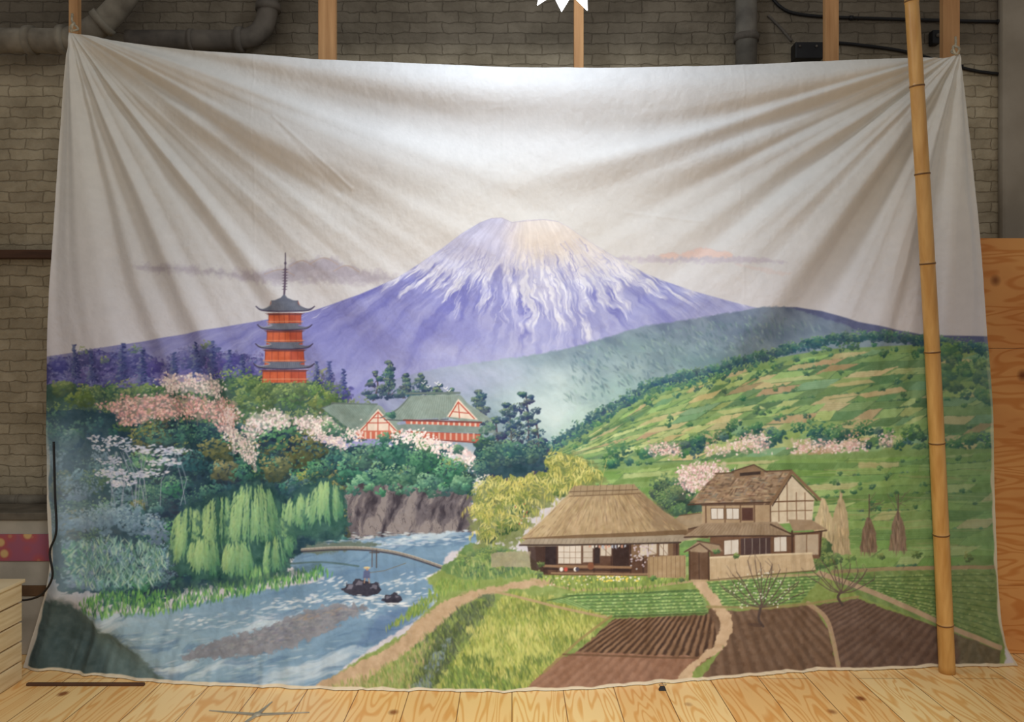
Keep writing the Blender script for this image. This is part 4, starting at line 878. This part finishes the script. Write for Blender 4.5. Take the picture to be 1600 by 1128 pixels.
p3=tube("wall_pipe",[P(1166,110,.68),P(1166,-60,.68)],.066,mat("vertical_pipe",(120,114,104),.7),20); meta(p3,"stout grey vertical pipe fixed to the brick wall","pipe"); flange(P(1166,60,.68),(0,0,1),.078,p3,pipeD,.02)
CY=.766
c1=tube("conduit",curve3([P(1196,-30,CY),P(1216,8,CY),P(1262,24,CY),P(1400,30,CY),P(1640,36,CY)],6),.0105,black,12); meta(c1,"black electrical conduit curving along the wall","conduit")
for x in (1330,1560): flange(P(x,28 if x<1400 else 34,CY-.004),(1,0,0),.015,c1,black,.01)
c2=tube("conduit",curve3([P(1200,24,.769),P(1220,44,.769),P(1237,64,.769)],6),.0085,pipeD,10); meta(c2,"thin grey conduit slanting down the wall","conduit")
c3_=tube("conduit",curve3([P(1292,66,CY),P(1340,70,CY),P(1420,82,CY),P(1530,112,CY),P(1640,118,CY)],6),.0105,black,12); meta(c3_,"dark conduit stepping down past the top corner of the backdrop","conduit")
flange(P(1500,104,CY-.004),(1,0,-.3),.015,c3_,black,.015)
a=P(1242,92,.7);c=P(1286,66,.7); jb=box("junction_box",a.x,c.x,.69,.78,a.z,c.z,black,.006); meta(jb,"small black junction box on the brick wall","junction box")
for q in (1250,1276): tube("screw",[P(q,72,.692),P(q,72,.682)],.008,pipeD,8,jb)
br_=box("pipe_clamp",P(1460,0,.7).x,P(1472,0,.7).x,.72,.779,P(0,66,.7).z,P(0,44,.7).z,black,.008); meta(br_,"small black pipe clamp by the post","clamp"); tube("bolt",[P(1466,55,.722),P(1466,55,.71)],.012,pipeD,8,br_)
meta(box("trim_1",P(1566,0,.72).x,P(1640,0,.72).x,.72,WY,0,5.2,cream,.02),"cream painted pilaster","pilaster","structure")
meta(box("trim_2",P(-200,0,.7).x,P(98,0,.7).x,.70,WY,P(0,403,.7).z,P(0,390,.7).z,dark_wood,.004),"dark wooden rail on the brick wall","rail","structure")
p5=tube("wall_pipe",[P(-100,781,.74),P(110,781,.74)],.034,pipeL,16); meta(p5,"slim tan pipe running level low on the wall","pipe"); flange(P(30,781,.74),(1,0,0),.038,p5,pipeL,.01)
# ------------------------------------------------------------------ patterned chest
greyp=mat("chalky_grey",(190,182,166),.75,scale=(6,6,6),col2=(166,160,146))
def floral():
    m=bpy.data.materials.new("red_floral"); m.use_nodes=True; nt=m.node_tree; b=nt.nodes["Principled BSDF"]; L=nt.links.new
    tc=nt.nodes.new("ShaderNodeTexCoord"); vo=nt.nodes.new("ShaderNodeTexVoronoi"); vo.inputs["Scale"].default_value=11; L(tc.outputs["Object"],vo.inputs["Vector"])
    rp=nt.nodes.new("ShaderNodeValToRGB"); e=rp.color_ramp.elements; e[0].position=.22; e[0].color=lin((220,180,120)); e[1].position=.34; e[1].color=lin((184,88,90)); x=e.new(.6); x.color=lin((166,92,112))
    L(vo.outputs["Distance"],rp.inputs[0]); L(rp.outputs[0],b.inputs["Base Color"]); return m
y_=.36; a=P(-120,0,y_);c=P(92,0,y_)
ch=box("storage_chest",a.x,c.x,y_,.64,0,P(0,812,y_).z,greyp,.006); meta(ch,"grey painted chest with a red floral panel standing against the wall","chest")
box("patterned_panel",a.x+.02,c.x-.01,y_-.012,y_-.001,P(0,876,y_).z,P(0,834,y_).z,floral(),.002,ch)
box("chest_lid",a.x-.01,c.x+.01,y_-.02,.65,P(0,812,y_).z+.001,P(0,800,y_).z,mat("lid_grey",(120,112,98),.7),.005,ch)
box("lower_rail",a.x+.02,c.x-.01,y_-.012,y_-.001,P(0,930,y_).z,P(0,914,y_).z,mat("rail_brown",(112,84,58),.7),.002,ch)
# ------------------------------------------------------------------ crate
cr_root=link(bpy.data.objects.new("wooden_crate",None)); cx0,cx1,cy0,cy1,cz1=-3.25,-2.665,-.24,-.025,.535
meta(cr_root,"pale slatted pine crate standing beside the backdrop","crate")
nsl=5; hh=cz1/nsl
for i in range(nsl):
    z0=i*hh+.004;z1=(i+1)*hh-.006
    box("slat",cx1-.018,cx1,cy0,cy1,z0,z1,crate_m,.002,cr_root)
    box("slat",cx0,cx1-.019,cy0,cy0+.018,z0,z1,crate_m,.002,cr_root)
    box("slat",cx0,cx1-.019,cy1-.018,cy1,z0,z1,crate_m,.002,cr_root)
for yy in (cy0+.019,cy1-.044): box("corner_batten",cx1-.045,cx1-.019,yy,yy+.025,.004,cz1-.008,crate_m,.002,cr_root)
box("lid",cx0-.01,cx1+.012,cy0-.012,cy1+.012,cz1-.005,cz1+.014,crate_m,.003,cr_root)
box("crate_bottom",cx0,cx1-.02,cy0+.02,cy1-.02,.001,.015,crate_m,.001,cr_root)
# ------------------------------------------------------------------ cable
cb_=tube("power_cable",curve3([P(84,690,-.05),P(86,770,-.07),P(88,830,-.08),P(78,862,-.08),P(82,900,-.085),P(68,926,-.06),P(48,936,.03),P(20,938,.08),P(-60,936,.08)],8),.006,black,8); meta(cb_,"thin black cable hanging down the edge of the backdrop","cable")
# ------------------------------------------------------------------ batten + stand foot + clip
yb_=-.1; a=P(42,0,yb_);c=P(226,0,yb_)
bt=mk("dark_batten",*boxv(a.x,c.x,yb_-.010,yb_+.010,0,.016),dark_wood,False,None,.004); meta(bt,"long dark wooden batten lying along the hem of the backdrop","batten")
steel=mat("worn_steel",(176,166,144),.5,metal=.15)
fy=-.47; fc=Vector(((402-800)*S*(D+fy)/D,fy,0))
fr=link(bpy.data.objects.new("stand_base",None)); fr.location=fc; meta(fr,"flat grey metal stand foot with slim spread legs","stand base")
for ang,L_ in [(0.12,.25),(math.pi-.2,.26),(-1.9,.24),(1.4,.16)]:
    dx,dy=math.cos(ang),math.sin(ang); nx,ny=-dy,dx
    vv=[(dx*.02+nx*.010,dy*.02+ny*.010,0),(dx*.02-nx*.010,dy*.02-ny*.010,0),(dx*L_-nx*.003,dy*L_-ny*.003,0),(dx*L_+nx*.003,dy*L_+ny*.003,0)]
    vv+=[(x,y,.008 if i_<2 else .004) for i_,(x,y,z) in enumerate(vv)]
    mk("leg",vv,[(0,1,2,3),(4,7,6,5),(0,4,5,1),(1,5,6,2),(2,6,7,3),(3,7,4,0)],steel,False,fr,.001)
tube("hub",[(0,0,0),(0,0,.008),(0,0,.014)],[.022,.022,.012],steel,16,fr)
ky=-.16; kp=Vector(((1035-800)*S*(D+ky)/D,ky,0))
kr=mk("spring_clip",[(kp.x-.02,ky-.012,0),(kp.x+.02,ky-.012,0),(kp.x+.02,ky+.012,0),(kp.x-.02,ky+.012,0),(kp.x-.012,ky-.004,.022),(kp.x+.012,ky-.004,.022),(kp.x+.012,ky+.004,.022),(kp.x-.012,ky+.004,.022)],[(0,3,2,1),(4,5,6,7),(0,1,5,4),(1,2,6,5),(2,3,7,6),(3,0,4,7)],black,False,None,.002); meta(kr,"small black spring clip lying by the hem","clip")
tube("clip_handle",curve3([kp+Vector((-.01,0,.022)),kp+Vector((-.018,-.01,.034)),kp+Vector((.018,-.01,.034)),kp+Vector((.01,0,.022))],5),.0018,steel,6,kr)
# ------------------------------------------------------------------ plywood
def plymat():
    m=mat("plywood",(234,170,100),.6,scale=(1.6,1.6,3),col2=(216,146,82)); nt=m.node_tree;L=nt.links.new; b=nt.nodes["Principled BSDF"]
    src=b.inputs["Base Color"].links[0].from_socket; tc=nt.nodes.new("ShaderNodeTexCoord"); mp=nt.nodes.new("ShaderNodeMapping"); mp.inputs["Scale"].default_value=(1.2,1,5.5); L(tc.outputs["Object"],mp.inputs[0])
    g_=grain(nt,60,(1,1,1,1),(.80,.60,.40,1),.5,mp.outputs[0])
    m5=nt.nodes.new("ShaderNodeMixRGB"); m5.blend_type='MULTIPLY'; m5.inputs[0].default_value=.8; L(src,m5.inputs[1]); L(g_,m5.inputs[2])
    mp2=nt.nodes.new("ShaderNodeMapping"); mp2.inputs["Scale"].default_value=(3.5,1,3.2); mp2.inputs["Location"].default_value=(.35,0,.2); L(tc.outputs["Object"],mp2.inputs[0])
    vo=nt.nodes.new("ShaderNodeTexVoronoi"); vo.inputs["Scale"].default_value=1; L(mp2.outputs[0],vo.inputs["Vector"]); r=nt.nodes.new("ShaderNodeValToRGB"); r.color_ramp.elements[0].position=.07; r.color_ramp.elements[1].position=.15; r.color_ramp.elements[0].color=(.2,.08,.03,1); r.color_ramp.elements[1].color=(1,1,1,1); L(vo.outputs["Distance"],r.inputs[0])
    mx=nt.nodes.new("ShaderNodeMixRGB"); mx.blend_type='MULTIPLY'; mx.inputs[0].default_value=.85; L(m5.outputs[0],mx.inputs[1]); L(r.outputs[0],mx.inputs[2]); L(mx.outputs[0],b.inputs["Base Color"]); return m
pm=plymat(); yq=.373
for a_,c_ in [(372,544),(544.5,914),(914.5,1021)]:
    a=P(1500,c_,yq); c=P(1700,a_,yq); o=box("plywood_sheet",a.x,c.x,yq,yq+.018,max(0,a.z),c.z,pm,.001); meta(o,"orange-toned knotty plywood sheet stacked upright against the wall","plywood",group="stacked plywood sheets")
# ------------------------------------------------------------------ camera + light
cam=bpy.data.cameras.new("camera"); cam.sensor_width=36; cam.lens=36*D/(1600*S); co_=link(bpy.data.objects.new("camera",cam)); co_.location=(0,-D,CZ); co_.rotation_euler=(math.pi/2,0,0)
cam.clip_end=100; bpy.context.scene.camera=co_
def area(name,loc,tgt,size,e,col=(1,1,1)):
    l=bpy.data.lights.new(name,'AREA'); l.size=size; l.energy=e; l.color=col; o=link(bpy.data.objects.new(name,l)); o.location=loc
    o.rotation_euler=(Vector(tgt)-Vector(loc)).to_track_quat('-Z','Y').to_euler(); return o
area("added_key_light",(0.05,-1.0,4.1),(0,0,2.2),.5,21,(.84,.92,1))  # unseen key added above the frame, carries the hanging lamp's light
area("added_fill_light",(0,-5.5,4.2),(0,0,1.5),3.5,38,(1,.95,.87))  # unseen soft light added behind the camera as fill
l=bpy.data.lights.new("added_fill_spot",'SPOT'); l.energy=600; l.spot_size=math.radians(72); l.spot_blend=1; l.shadow_soft_size=.4; l.color=(1,.99,.97)  # unseen spot added above the camera to brighten the lower backdrop
o=link(bpy.data.objects.new("added_fill_spot",l)); o.location=(.3,-4.1,3.4); o.rotation_euler=(Vector((0,0,.2))-o.location).to_track_quat('-Z','Y').to_euler()
w=bpy.data.worlds.new("w"); bpy.context.scene.world=w; w.use_nodes=True; w.node_tree.nodes["Background"].inputs[0].default_value=(1,.98,.96,1); w.node_tree.nodes["Background"].inputs[1].default_value=.27
bpy.context.scene.view_settings.view_transform='Standard'
